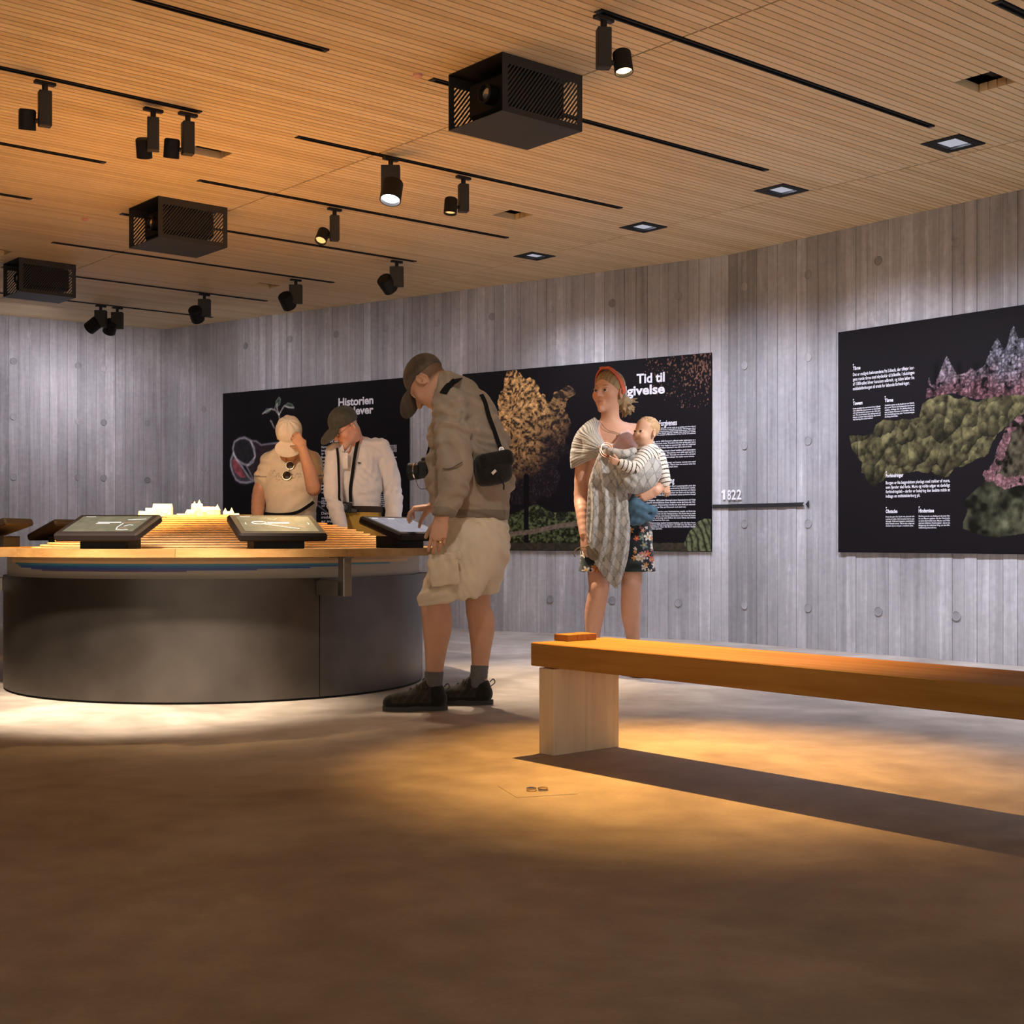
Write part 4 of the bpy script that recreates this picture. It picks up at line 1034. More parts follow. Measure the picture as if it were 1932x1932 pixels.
# ================================================================== bodies and cloth grown as smooth distance fields
# each primitive: (op, k, lo, hi, fn) ; fn(P) -> distance for an (n,3)-shaped broadcast tuple (X,Y,Z)
def V3(*a): return np.array(a if len(a)==3 else a[0], float)
def npv(v): return np.array((v[0],v[1],v[2]), dtype=float)
class Shape:
    def __init__(s): s.p=[]
    def _add(s,op,k,lo,hi,fn): s.p.append((op,k,np.array(lo)-k,np.array(hi)+k,fn)); return s
    def cone(s,a,b,ra,rb,k=.02,op='+'):
        a,b=npv(a),npv(b); d=b-a; L=d@d+1e-12; rm=max(ra,rb)
        def fn(X,Y,Z):
            x,y,z=X-a[0],Y-a[1],Z-a[2]
            t=np.clip((x*d[0]+y*d[1]+z*d[2])/L,0,1)
            return np.sqrt((x-t*d[0])**2+(y-t*d[1])**2+(z-t*d[2])**2)-(ra+(rb-ra)*t)
        return s._add(op,k,np.minimum(a,b)-rm,np.maximum(a,b)+rm,fn)
    def chain(s,pts,rs,k=.02,op='+'):
        pts=[npv(p) for p in pts]; m=len(pts)
        for i in range(m-1):                       # resampled along a smooth curve, so that limbs taper without rings
            a,b,c,d=[np.append(pts[j],rs[j]) for j in (max(i-1,0),i,i+1,min(i+2,m-1))]
            n=1 if m==2 else 4; q=b
            for t in np.linspace(0,1,n+1)[1:]:
                w=.5*((2*b)+(c-a)*t+(2*a-5*b+4*c-d)*t*t+(3*b-a-3*c+d)*t**3)
                s.cone(q[:3],w[:3],q[3],w[3],k if (i==0 and q is b) or m==2 else .006,op); q=w
        return s
    def ell(s,c,r,Rm=None,k=.02,op='+'):
        c=npv(c); r=np.array(r,float); Q=np.eye(3) if Rm is None else np.array(Rm)
        ext=np.sqrt((Q**2)@(r**2)); rn=r.min()
        def fn(X,Y,Z):
            x,y,z=X-c[0],Y-c[1],Z-c[2]
            l=[(x*Q[0,i]+y*Q[1,i]+z*Q[2,i])/r[i] for i in range(3)]
            k0=np.sqrt(l[0]**2+l[1]**2+l[2]**2); k1=np.sqrt((l[0]/r[0])**2+(l[1]/r[1])**2+(l[2]/r[2])**2)
            return k0*(k0-1)/np.maximum(k1,1e-6)
        return s._add(op,k,c-ext,c+ext,fn)
    def slab(s,a,b,side,ra,rb,k=.03,op='+'):
        """flattened cone from a to b; ra, rb = (half width along side, half depth)"""
        a,b=npv(a),npv(b); d=b-a; L=np.sqrt(d@d); u=d/L; sv=npv(side); sv=sv-u*(sv@u); sv/=np.linalg.norm(sv); fv=np.cross(u,sv)
        rm=max(*ra,*rb)
        def fn(X,Y,Z):
            x,y,z=X-a[0],Y-a[1],Z-a[2]
            h=x*u[0]+y*u[1]+z*u[2]; t=np.clip(h/L,0,1)
            rs=ra[0]+(rb[0]-ra[0])*t; rf=ra[1]+(rb[1]-ra[1])*t
            e=h-t*L; ds=x*sv[0]+y*sv[1]+z*sv[2]; df=x*fv[0]+y*fv[1]+z*fv[2]
            q=np.sqrt((ds/rs)**2+(df/rf)**2+(e/np.minimum(rs,rf))**2)
            return (q-1)*np.minimum(rs,rf)
        return s._add(op,k,np.minimum(a,b)-rm,np.maximum(a,b)+rm,fn)
    def box(s,c,h,Rm=None,r=.01,k=.01,op='+'):
        c=npv(c); h=np.array(h,float); Q=np.eye(3) if Rm is None else np.array(Rm); ext=np.abs(Q)@h
        def fn(X,Y,Z):
            x,y,z=X-c[0],Y-c[1],Z-c[2]
            q=[np.abs(x*Q[0,i]+y*Q[1,i]+z*Q[2,i])-h[i]+r for i in range(3)]
            return np.sqrt(sum(np.maximum(w,0)**2 for w in q))+np.minimum(np.maximum(q[0],np.maximum(q[1],q[2])),0)-r
        return s._add(op,k,c-ext,c+ext,fn)
    def cut(s,p,n,k=.004):
        """remove everything on the side n points to"""
        p,n=npv(p),npv(n); n=n/np.linalg.norm(n)
        def fn(X,Y,Z): return -((X-p[0])*n[0]+(Y-p[1])*n[1]+(Z-p[2])*n[2])
        s.p.append(('-',k,np.full(3,-99.),np.full(3,99.),fn)); return s
    def bounds(s):
        q=[p for p in s.p if p[0]=='+']
        return np.min([p[2] for p in q],0), np.max([p[3] for p in q],0)
    def field(s,lo,hi,h):
        n=np.maximum(4,np.ceil((hi-lo)/h).astype(int)+1)
        ax=[lo[i]+h*np.arange(n[i]) for i in range(3)]
        D=np.full(n,.25,np.float32)
        for (op,k,l,u,fn) in s.p:
            i0=[max(0,int(np.searchsorted(ax[i],l[i]-2.5*h))) for i in range(3)]
            i1=[min(n[i],int(np.searchsorted(ax[i],u[i]+2.5*h))) for i in range(3)]
            if any(i1[i]-i0[i]<1 for i in range(3)): continue
            sl=tuple(slice(i0[i],i1[i]) for i in range(3))
            b=fn(ax[0][sl[0]][:,None,None],ax[1][sl[1]][None,:,None],ax[2][sl[2]][None,None,:]).astype(np.float32)
            a=D[sl]
            if op=='+':
                t=np.clip(.5+.5*(a-b)/k,0,1) if k>0 else (b<a)
                D[sl]=a*(1-t)+b*t-k*t*(1-t)
            else:
                b=-b; t=np.clip(.5+.5*(b-a)/k,0,1)
                D[sl]=a*(1-t)+b*t+k*t*(1-t)
        return D,ax
def nets(D,ax):
    """naive surface nets"""
    S=D<0; n=D.shape
    c=[S[i:n[0]-1+i,j:n[1]-1+j,k:n[2]-1+k] for i in (0,1) for j in (0,1) for k in (0,1)]
    any_=c[0].copy(); all_=c[0].copy()
    for q in c[1:]: any_|=q; all_&=q
    act=any_&~all_
    idx=np.argwhere(act)
    if len(idx)==0: return np.zeros((0,3)),np.zeros((0,4),int)
    ids=np.full(act.shape,-1,np.int32); ids[act]=np.arange(len(idx))
    acc=np.zeros((len(idx),3)); cnt=np.zeros(len(idx))
    off=[(i,j,k) for i in (0,1) for j in (0,1) for k in (0,1)]
    val=[D[idx[:,0]+o[0],idx[:,1]+o[1],idx[:,2]+o[2]] for o in off]
    for a in range(8):
        for b in range(a+1,8):
            df=[off[b][q]-off[a][q] for q in range(3)]
            if sum(abs(x) for x in df)!=1: continue
            va,vb=val[a],val[b]; m=(va<0)!=(vb<0)
            t=np.where(m,va/np.where(m,va-vb,1),0)
            for q in range(3): acc[:,q]+=np.where(m,off[a][q]+t*df[q],0)
            cnt+=m
    P=idx+acc/cnt[:,None]
    h=ax[0][1]-ax[0][0]
    P=P*h+np.array([ax[0][0],ax[1][0],ax[2][0]])
    F=[]
    for q in range(3):
        o1,o2=[(1,2),(2,0),(0,1)][q]
        sa=[slice(1,n[i]-1) for i in range(3)]; sa[q]=slice(0,n[q]-1)
        sb=list(sa); sb[q]=slice(1,n[q])
        A_=S[tuple(sa)]; B_=S[tuple(sb)]
        base=np.array([0 if i==q else 1 for i in range(3)])
        for inside,flip in ((A_&~B_,False),(~A_&B_,True)):
            e=np.argwhere(inside)+base
            if len(e)==0: continue
            def cell(d1,d2):
                x=e.copy(); x[:,o1]-=d1; x[:,o2]-=d2
                return ids[x[:,0],x[:,1],x[:,2]]
            f=np.stack([cell(1,1),cell(0,1),cell(0,0),cell(1,0)],1)
            F.append(f[:,::-1] if flip else f)
    F=np.concatenate(F); F=F[(F>=0).all(1)]
    return P,F
def normals(Pv,F):
    e1=Pv[F[:,2]]-Pv[F[:,0]]; e2=Pv[F[:,3]]-Pv[F[:,1]]; fn=np.cross(e1,e2)
    nv=np.zeros_like(Pv)
    for q in range(4): np.add.at(nv,F[:,q],fn)
    return nv/np.maximum(np.linalg.norm(nv,axis=1,keepdims=True),1e-12)
def grow(shape,h,fine=(),pad=.012):
    lo,hi=shape.bounds(); lo=lo-pad; hi=hi+pad
    P,F=nets(*shape.field(lo,hi,h))
    for (l,u,h2) in fine:
        l,u=np.array(l),np.array(u)
        ins=((P>l+h)&(P<u-h)).all(1); keep=~ins[F].all(1); F=F[keep]
        p2,f2=nets(*shape.field(l,u,h2))
        F=np.concatenate([F,f2+len(P)]); P=np.concatenate([P,p2])
    used=np.zeros(len(P),bool); used[F.ravel()]=True; m=np.cumsum(used)-1
    return P[used],m[F]
def quads(name,P,F,mat,parent=None,color=None,origin=(0,0,0),disp=None,smooth=True):
    if disp is not None:
        nv=normals(P,F); P=P+nv*disp(P,nv)[:,None]
    o3=npv(origin)
    me=bpy.data.meshes.new(name); me.vertices.add(len(P)); me.vertices.foreach_set('co',(P-o3).astype(np.float32).ravel())
    me.loops.add(F.size); me.loops.foreach_set('vertex_index',F.astype(np.int32).ravel()); me.polygons.add(len(F))
    me.polygons.foreach_set('loop_start',np.arange(0,F.size,4,dtype=np.int32)); 
    if smooth: me.polygons.foreach_set('use_smooth',np.ones(len(F),bool))
    me.update(calc_edges=True)
    if color is not None:
        c=color(P); a=me.color_attributes.new('Col','FLOAT_COLOR','POINT')
        a.data.foreach_set('color',np.concatenate([c,np.ones((len(P),1))],1).astype(np.float32).ravel())
    return link_mesh(name,me,mat,parent)
def frame(fwd,up=(0,0,1)):
    """columns: right, forward, up"""
    f=npv(fwd).astype(float); f/=np.linalg.norm(f); u=npv(up).astype(float); u=u-f*(u@f); u/=np.linalg.norm(u); r=np.cross(f,u)
    return np.stack([r,f,u],1)
def head_prims(S,c,Q,s=1.0,baby=False,nose=1.0,jaw=1.0,mouth=True,ears=True):
    """c = point between the ears; Q columns right, forward, up"""
    c=npv(c)
    p=lambda x,y,z: c+Q@np.array((x,y,z))*s
    e=lambda x,y,z,r,k=.02,op='+',Rm=None: S.ell(p(x,y,z),np.array(r)*s,Q if Rm is None else Q@Rm,k*s,op)
    if baby:
        e(0,-.010,.038,(.080,.096,.082)); e(0,.030,-.030,(.064,.066,.070),.03)
        e(0,.052,-.075,(.036,.034,.026),.03)
        for x in (-1,1): e(x*.034,.062,-.045,(.030,.030,.028),.025)
    else:
        e(0,-.014,.040,(.075,.095,.084)); e(0,.026,-.012,(.063,.066,.086),.03)
        e(0,.022,-.058,(.055*jaw,.060,.048),.03)
        S.cone(p(0,.045,-.080),p(0,.074,-.103),.036*s*jaw,.019*s,.025*s)
        for x in (-1,1): e(x*.040,.058,-.022,(.026,.024,.024),.025)
        S.cone(p(-.030,.082,.026),p(.030,.082,.026),.010*s,.010*s,.018*s)
    zs=-.012 if baby else 0
    for x in (-1,1): e(x*.031,.101,.006+zs,(.019,.016,.013),.012,'-')
    for x in (-1,1): e(x*.031,.078,.005+zs,(.0145,.0145,.0145),.003)
    for x in (-1,1): S.cone(p(x*.019,.0895,.0135+zs),p(x*.044,.0855,.0125+zs),.0042*s,.0042*s,.004*s)
    if baby: S.cone(p(0,.088,-.012),p(0,.100,-.036),.007*s,.0105*s,.012*s)
    else: S.cone(p(0,.086,.020),p(0,.112*nose+.004,-.024),.0085*s,.0125*s,.014*s)
    for x in (-1,1): S.ell(p(x*.0125,.096,-.029),np.array((.0085,.011,.0075))*s,Q,.008*s)
    zm=-.062 if not baby else -.066
    S.cone(p(-.018,.080,zm+.005),p(.018,.080,zm+.005),.0065*s,.0065*s,.010*s); S.cone(p(0,.086,zm+.006),p(0,.087,zm+.006),.007*s,.007*s,.010*s)
    S.cone(p(-.014,.080,zm-.008),p(.014,.080,zm-.008),.0075*s,.0075*s,.010*s); S.cone(p(0,.084,zm-.008),p(0,.085,zm-.008),.0075*s,.0075*s,.010*s)
    S.cone(p(-.021,.092,zm-.001),p(.021,.092,zm-.001),.0022*s,.0022*s,.005*s,'-')
    if ears:
        for x in (-1,1):
            Rm=np.array(Matrix.Rotation(x*R(-22),3,'Z')@Matrix.Rotation(R(-8),3,'X'))
            e(x*.079,-.010,-.006,(.009,.021,.032),.008,'+',Rm); e(x*.086,-.004,-.004,(.006,.011,.018),.006,'-',Rm)
    return p
def hand_prims(S,w,Q,side,curl=(.5,.5,.5,.5),spread=.12,thumb=(.6,.3),s=1.0,bend=None):
    """w = wrist; Q columns: thumbward, fingerward, dorsal.  curl per finger (index..little), radians per joint"""
    w=npv(w); p=lambda x,y,z: w+Q@np.array((x,y,z))*s
    S.ell(p(0,.052,-.002),np.array((.036,.050,.015))*s,Q,.012*s)
    xs=(.030,.010,-.010,-.028); ys=(.094,.098,.094,.084); ln=(.074,.082,.076,.060); rr=(.0088,.0092,.0088,.0076)
    tips=[]
    for i in range(4):
        S.cone(p(xs[i]*.55,.012,0),p(xs[i],ys[i],.002),.0135*s,.0108*s,.012*s)
        a=spread*(1.5-i)*.66; cu=curl[i] if not isinstance(curl[i],(tuple,list)) else None
        js=(cu,cu*1.1,cu*.8) if cu is not None else curl[i]
        q=np.array((xs[i],ys[i],.002)); ang=0
        for j,fr in enumerate((.46,.30,.24)):
            ang+=js[j]
            d=np.array((math.sin(a)*math.cos(ang),math.cos(a)*math.cos(ang),-math.sin(ang)))
            q2=q+d*ln[i]*fr
            S.cone(p(*q),p(*q2),rr[i]*(1-.06*j)*s,rr[i]*(.95-.09*j)*s,.004*s)
            q=q2
        tips.append(p(*q))
    ta,tc=thumb
    q0=np.array((.018,.022,-.006)); d=np.array((math.sin(ta),math.cos(ta)*math.cos(tc),-math.sin(tc)))
    q1=q0+d*.044; d2=np.array((math.sin(ta*.7),math.cos(ta*.7)*math.cos(tc*1.3),-math.sin(tc*1.3))); q2=q1+d2*.034
    d3=np.array((math.sin(ta*.4),math.cos(ta*.4)*math.cos(tc*1.6),-math.sin(tc*1.6))); q3=q2+d3*.026
    S.cone(p(*q0),p(*q1),.0150*s,.0118*s,.010*s); S.cone(p(*q1),p(*q2),.0112*s,.0100*s,.004*s); S.cone(p(*q2),p(*q3),.0100*s,.0078*s,.004*s)
    return tips
def eye_mesh(parent,p,Q,s,iris=(.10,.14,.16),zs=0.0,gaze=(0,0),origin=(0,0,0)):
    for x in (-1,1):
        c=p(x*.031,.0795,.005+zs); b=MB(); g=np.array((gaze[0],1.0,gaze[1])); g/=np.linalg.norm(g)
        Qe=frame(Q@g,Q[:,2]); Me=Matrix([[Qe[i][0],Qe[i][2],Qe[i][1]] for i in range(3)])
        rr=.0140*s
        prof=[(math.sin(t)*rr,-math.cos(t)*rr) for t in np.linspace(0,math.pi,19)]
        b.lathe(prof,18,Me,Vector(c)-Vector(origin))
        me=b.mesh('eye',[M['eye_white'],M['iris_%d'%int(iris[0]*1000)],M['pupil']],True,R(80))
        mi=[]
        for i in range(18):
            for q in range(18):
                t=q
                mi.append(2 if t>=16 else (1 if t>=14 else 0))
        me.polygons.foreach_set('material_index',mi[:len(me.polygons)]+[0]*max(0,len(me.polygons)-len(mi)))
        link_mesh('eye',me,None,parent)
def mixc(a,b,t): return a*(1-t[:,None])+np.array(b)*t[:,None]
def blob(P,c,r): return np.clip(1.4*(1-np.linalg.norm((P-npv(c))/np.array(r),axis=1)),0,1)
def skin_color(base,p,Q,s=1.0,lips=(.52,.20,.16),brow=(.22,.15,.09),cheek=.25,baby=False,extra=None):
    def f(P):
        n=vnoise(P[:,0]*60,P[:,2]*60+P[:,1]*37,3)*.5+vnoise(P[:,0]*17,P[:,2]*17+P[:,1]*23,5)*.5
        C=np.array(base)[None]*(.93+.14*n)[:,None]
        L=(P-p(0,0,0))@Q/s
        zm=-.062 if not baby else -.066; zs=-.012 if baby else 0
        def el(c,r): return np.clip(1.6*(1-np.linalg.norm((L-np.array(c))/np.array(r),axis=1)),0,1)
        for x in (-1,1): C=mixc(C,(base[0]*1.0,base[1]*.68,base[2]*.60),el((x*.042,.07,-.028),(.028,.04,.026))*cheek)
        C=mixc(C,(base[0]*.98,base[1]*.72,base[2]*.62),el((0,.115,-.026),(.016,.02,.014))*cheek)
        C=mixc(C,lips,el((0,.09,zm-.001),(.024,.02,.0125))*.9)
        if brow is not None:
            for x in (-1,1):
                for q in (-.6,-.2,.2,.6): C=mixc(C,brow,el((x*(.032+.016*q),.095,.033-.004*abs(q)-.002*q*(-1)+zs),(.010,.03,.0050))*.75)
        for x in (-1,1): C=mixc(C,(base[0]*.45,base[1]*.36,base[2]*.32),el((x*.031,.092,.0165+zs),(.017,.02,.0035))*.35)
        return np.clip(C,0,1) if extra is None else np.clip(extra(P,C),0,1)
    return f
def folds(fs):
    """cloth folds: list of (direction, wavelength, amplitude, phase)"""
    def d(P,nv):
        o=np.zeros(len(P))
        for (dr,wl,am,ph) in fs:
            dr=np.array(dr,float); dr/=np.linalg.norm(dr)
            q=P@dr; w=vnoise(P[:,0]*7+ph*3,P[:,2]*7+P[:,1]*5,9)*1.6
            mask=np.clip(vnoise(P[:,0]*5+ph,P[:,2]*5+P[:,1]*4,17)*1.9-.45,0,1)
            s=np.sin((q/wl+w)*6.283+ph)
            o+=.62*am*mask*(s*.5+.5*np.sign(s)*np.abs(s)**.5)
        return o
    return d
M['eye_white']=plain('eye_white',(.62,.58,.54),.25); M['pupil']=plain('pupil',(.01,.01,.01),.1)
for q,cc in ((100,(.10,.13,.15)),(60,(.06,.045,.03))): M['iris_%d'%q]=plain('iris',cc,.2)
M['skin']=vcol('skin',.52,.35,sss=.06,bump=(180,.06))
M['cloth']=vcol('cloth',.85,.15,sheen=.15,bump=(420,.12))
M['hair_m']=vcol('hair',.5,.3)
# ================================================================== people
def A3(px,py,d): return npv(at(px,py,d))
def on_surf(P,px,py,off=.004,r=5):
    x=966+FPX*P[:,0]/P[:,1]; y=HORIZON-FPX*(P[:,2]-EYE)/P[:,1]
    m=(np.abs(x-px)<r)&(np.abs(y-py)<r)
    d=P[m,1].min() if m.any() else np.median(P[:,1])
    return at(px,py,d-off)
def solid(c,var=.12,fr=26):
    def f(P):
        n=vnoise(P[:,0]*fr,P[:,2]*fr+P[:,1]*fr*.7,4)*.6+vnoise(P[:,0]*fr*4,P[:,2]*fr*4+P[:,1]*fr*3,6)*.4
        return np.array(c)[None]*(1-var+2*var*n)[:,None]
    return f
def strap(name,parent,pts,w,mat,origin,th=.003,nrm=(0,-1,0)):
    b=MB(); b.ribbon([Vector(p)-Vector(origin) for p in pts],nrm,w,th)
    return b.build(name,mat,parent)
def smoothpath(pts,n=5):
    pts=[Vector(p) for p in pts]; out=[]
    for i in range(len(pts)-1):
        p0=pts[max(i-1,0)];p1=pts[i];p2=pts[i+1];p3=pts[min(i+2,len(pts)-1)]
        for k in range(n):
            t=k/n
            out.append(.5*((2*p1)+(p2-p0)*t+(2*p0-5*p1+4*p2-p3)*t*t+(3*p1-p0-3*p2+p3)*t**3))
    out.append(pts[-1]); return out
def cap_prims(S,p,Q,s=1.0,brim=.075,tilt=0.30,drop=.034,bw=.074):
    S.ell(p(0,-.012,.050),np.array((.0855,.1055,.090))*s,Q,.01)
    S.ell(p(0,-.012,.142),np.array((.010,.010,.004))*s,Q,.004)
    n=Q@np.array((0,.14,-1.0)); S.cut(p(0,.09,drop),n)
    Rm=Q@np.array(Matrix.Rotation(-tilt,3,'X'))
    S.ell(p(0,.085+brim*.62,drop+.004-brim*.62*math.tan(tilt)*.8),np.array((bw,brim,.010))*s,Rm,.008)
def shoe(parent,heel,f,origin,col=(.026,.024,.021),L=.30,name='shoe',sole=(.035,.034,.033),laces=True):
    heel=npv(heel); f=npv(f).astype(float); f[2]=0; f/=np.linalg.norm(f); s=np.array((-f[1],f[0],0.)); k=L/.30
    q=lambda a,b,c: heel+f*a*k+s*b*k+np.array((0,0,c*k))
    S=Shape()
    S.chain([q(.046,0,.052),q(.135,.004,.050),q(.205,.006,.040),q(.258,.002,.036)],[.047*k,.044*k,.047*k,.036*k],.02)
    S.cone(q(.054,0,.055),q(.056,0,.090),.048*k,.045*k,.015); S.cone(q(.15,0,.075),q(.088,0,.118),.026*k,.026*k,.015)
    S.ell(q(.060,0,.125),(.036*k,.036*k,.030*k),None,.01,'-'); S.cut(q(0,0,.020),(0,0,-1))
    P,F=grow(S,.0035)
    def scol(P):
        C=solid(col,.35,60)(P); d=P-heel; u=d@f/k; z=d[:,2]/k
        pan=(u<.075)|(u>.255)|(z<.040); C=np.where(pan[:,None],C*.55,C)
        return np.where(((np.mod(u*.8+z*.6,.030)<.010)&~pan)[:,None],C*1.35,C)
    sh=quads(name,P,F,M['cloth'],parent,scol,origin)
    b=MB(); out=[]
    for t in np.linspace(0,2*math.pi,28,endpoint=False):
        a=.145+.150*math.cos(t); w=.050*(1+.10*math.cos(t+.6))*math.sin(t)*(1 if a<.22 else 1.0)
        w*= .80 if a<.12 else 1.0
        v=q(a,w,0); out.append((v[0]-origin[0],v[1]-origin[1]))
    b.prism(out,.0015,.024*k); b.build('sole',plain('rubber_sole',sole,.7),sh)
    if laces:
        b=MB()
        for j in range(4):
            a=.095+.028*j; z=.127-.0150*j; c=q(a+.012,0,z)
            b.tube(smoothpath([Vector(q(a,-.030,z-.022))-Vector(origin),Vector(q(a+.014,0,z+.006))-Vector(origin),Vector(q(a+.026,.030,z-.026))-Vector(origin)],4),.0032*k,6)
            b.tube(smoothpath([Vector(q(a+.026,-.030,z-.026))-Vector(origin),Vector(q(a+.014,0,z+.007))-Vector(origin),Vector(q(a,.030,z-.022))-Vector(origin)],4),.0032*k,6)
        b.tube(smoothpath([Vector(q(.088,0,.132))-Vector(origin),Vector(q(.095,-.018,.150))-Vector(origin),Vector(q(.110,-.022,.136))-Vector(origin)],4),.003*k,6)
        b.build('lace',plain('shoe_lace',(.05,.045,.04),.8),sh)
        b=MB(); b.tube(smoothpath([Vector(q(.012,0,.085))-Vector(origin),Vector(q(-.012,0,.105))-Vector(origin),Vector(q(-.004,0,.122))-Vector(origin),Vector(q(.012,0,.108))-Vector(origin)],5),.0028*k,6); b.build('pull_tab',plain('pull_tab',(.06,.06,.06),.8),sh)
    return sh
HANDV=.022
def handbox(w,f,h=.0022,r=.135):
    c=npv(w)+npv(f)*.09
    return (c-r,c+r,h)

# ------------------------------------------------------------------ 1. man in shorts at the touch screen
O1=npv((-.22,6.36,0)); m1=empty('person',O1,0,'person in taupe jacket, dark cap and beige shorts reaching to a touch screen','person')
F1=np.array((-.85,.53,0.)); L1=np.array((-.53,-.85,0.))
hc=A3(809,722,6.27); HQ=frame((-.52,.28,-.80),(-.70,.42,.58))
S=Shape(); p=head_prims(S,hc,HQ,1.0,jaw=1.08)
S.chain([p(0,-.03,-.05),A3(862,742,6.34)],[.062,.070],.03)
S.slab(A3(880,775,6.37),A3(886,900,6.38),L1,(.15,.10),(.15,.12),.04); S.slab(A3(886,900,6.38),A3(892,1000,6.38),L1,(.15,.12),(.15,.12),.04)
LS,RS=A3(848,772,6.19),A3(900,774,6.54)
S.chain([LS,A3(857,892,6.12),A3(842,950,6.07),A3(833,976,6.05)],[.055,.045,.036,.031],.02)
S.chain([RS,A3(878,900,6.76),A3(832,952,6.86),A3(817,957,6.87)],[.055,.045,.034,.030],.02)
QL=frame((-.16,-.10,-1),(.05,-1,.1)); QL=np.stack([np.array((-.96,.2,.16)),QL[:,1],QL[:,2]],1)
QRf=np.array((-.97,.16,-.06)); QRf/=np.linalg.norm(QRf); QR=np.stack([np.array((.12,-.98,-.12)),QRf,np.array((-.06,-.1,1.))],1)
wl,wr=A3(833,976,6.05),A3(817,957,6.87)
hand_prims(S,wl,QL,1,(.30,.34,.42,.50),.10,(.55,.55),1.0)
hand_prims(S,wr,QR,1,((.55,.55,.25),(.75,.6,.3),(.8,.6,.3),(.85,.6,.3)),.10,(.35,.75),1.0)
hipL,hipR=A3(880,1010,6.30),A3(906,1010,6.47)
S.chain([hipL,A3(823,1122,6.245),A3(823,1150,6.245),A3(825,1180,6.25),A3(823,1215,6.25),A3(820,1258,6.25),A3(818,1308,6.25)],[.075,.062,.066,.067,.054,.041,.038],.03)
S.chain([hipR,A3(902,1136,6.45),A3(907,1165,6.46),A3(909,1185,6.47),A3(908,1215,6.46),A3(906,1252,6.46),A3(903,1300,6.46)],[.075,.059,.062,.061,.050,.040,.038],.03)

P,F=grow(S,.006,[handbox(wl,QL[:,1]),handbox(wr,QR[:,1]),(hc-.17,hc+.17,.0028)])
BASE1=(.50,.285,.19)
def hair1(P,C):
    l=(P-hc)@HQ
    t=np.clip(((.028-l[:,1])*30),0,1)*np.clip((l[:,2]+.055)*40,0,1)*np.clip((.12-np.abs(l[:,0]))*50,0,1)*(np.linalg.norm(l,axis=1)<.15)*(np.hypot((l[:,1]+.008)/.03,(l[:,2]+.006)/.042)>1.0)*np.clip((.02-l[:,1])*40+ (l[:,2]>.02),0,1)
    return mixc(C,(.11,.065,.04),np.clip(t,0,1)*.9)
quads('body',P,F,M['skin'],m1,skin_color(BASE1,p,HQ,1,brow=(.18,.12,.08),extra=hair1),O1)
eye_mesh(m1,p,HQ,1,(.06,.045,.03),origin=O1,gaze=(0,-.2))
S=Shape(); cap_prims(S,p,HQ,1.0,.078,.30,.038); P,F=grow(S,.0035)
quads('cap',P,F,M['cloth'],m1,solid((.085,.070,.055),.45,34),O1)
# jacket
S=Shape()
S.slab(A3(889,958,6.38),A3(886,900,6.38),L1,(.195,.178),(.205,.190),.05); S.slab(A3(886,900,6.38),A3(882,835,6.37),L1,(.205,.190),(.200,.172),.05)
S.slab(A3(882,835,6.37),A3(879,778,6.36),L1,(.200,.172),(.170,.118),.05)
S.cone(A3(884,790,6.34),A3(868,746,6.34),.130,.078,.05); S.cone(LS,RS,.078,.078,.05); S.cone(A3(868,746,6.34),p(0,-.045,-.085),.080,.066,.03)
S.chain([LS,A3(855,840,6.13),A3(858,900,6.10),A3(846,945,6.07),A3(838,962,6.06)],[.082,.080,.078,.058,.044],.03)
S.chain([RS,A3(890,850,6.66),A3(876,900,6.76),A3(838,948,6.85)],[.08,.075,.07,.044],.03)
S.cone(A3(838,960,6.06),A3(834,972,6.055),.043,.043,.008); S.cone(A3(838,948,6.85),A3(830,953,6.86),.042,.042,.008)
S.slab(A3(890,962,6.38),A3(891,978,6.38),L1,(.190,.172),(.186,.168),.012)
S.cut(A3(891,977,6.38),(-.06,0,-1)); S.ell(p(0,-.02,-.055),(.066,.066,.06),None,.01,'-')
P1,F_=grow(S,.005)
def jc(P):
    C=solid((.265,.222,.175),.10,18)(P)
    zz=P[:,2]; band=(zz<EYE+(HORIZON-962)/399.)&(P[:,0]>-.35+.0)&(P[:,1]>6.15)
    C=np.where(band[:,None],C*.62,C)
    c=A3(836,966,6.06); cuff=(np.linalg.norm(P-c,axis=1)<.062)&(zz<EYE+(HORIZON-955)/420.)
    return np.where(cuff[:,None],C*.75,C)
quads('jacket',P1,F_,M['cloth'],m1,jc,O1,folds([((.5,0,.9),.12,.014,0),((-.6,.2,.8),.085,.010,2.),((.9,.2,.25),.07,.007,4.),((.2,0,1),.05,.005,1.)]))
b=MB()
b.tube(smoothpath([Vector(A3(835,884,6.025))-Vector(O1),Vector(A3(850,884,6.015))-Vector(O1),Vector(A3(872,872,6.02))-Vector(O1)],4),.003,6); b.build('pocket_zip',plain('zip_tape',(.08,.06,.045),.7),m1)
# shorts
S=Shape()
S.slab(A3(893,972,6.38),A3(893,1035,6.38),L1,(.180,.160),(.185,.165),.04)
ax_=np.array((-.98,.12,0))
S.slab(A3(884,1035,6.31),A3(841,1142,6.222),ax_,(.145,.118),(.134,.118),.05); S.slab(A3(908,1035,6.46),A3(907,1142,6.46),ax_,(.120,.105),(.085,.085),.05)
S.box(A3(838,1078,6.100),(.070,.009,.066),frame((.1,1,0),(-.12,0,1)),.012,.010); S.box(A3(840,1050,6.099),(.074,.012,.019),frame((.1,1,0),(-.12,0,1)),.008,.004)
S.cut(A3(850,1133,6.3),(.14,0,-1)); 
P,F=grow(S,.005)
quads('shorts',P,F,M['cloth'],m1,solid((.56,.50,.40),.09,16),O1,folds([((.8,0,.6),.085,.010,1.),((-.5,0,.85),.06,.006,3.),((1,.2,.1),.05,.005,0)]))
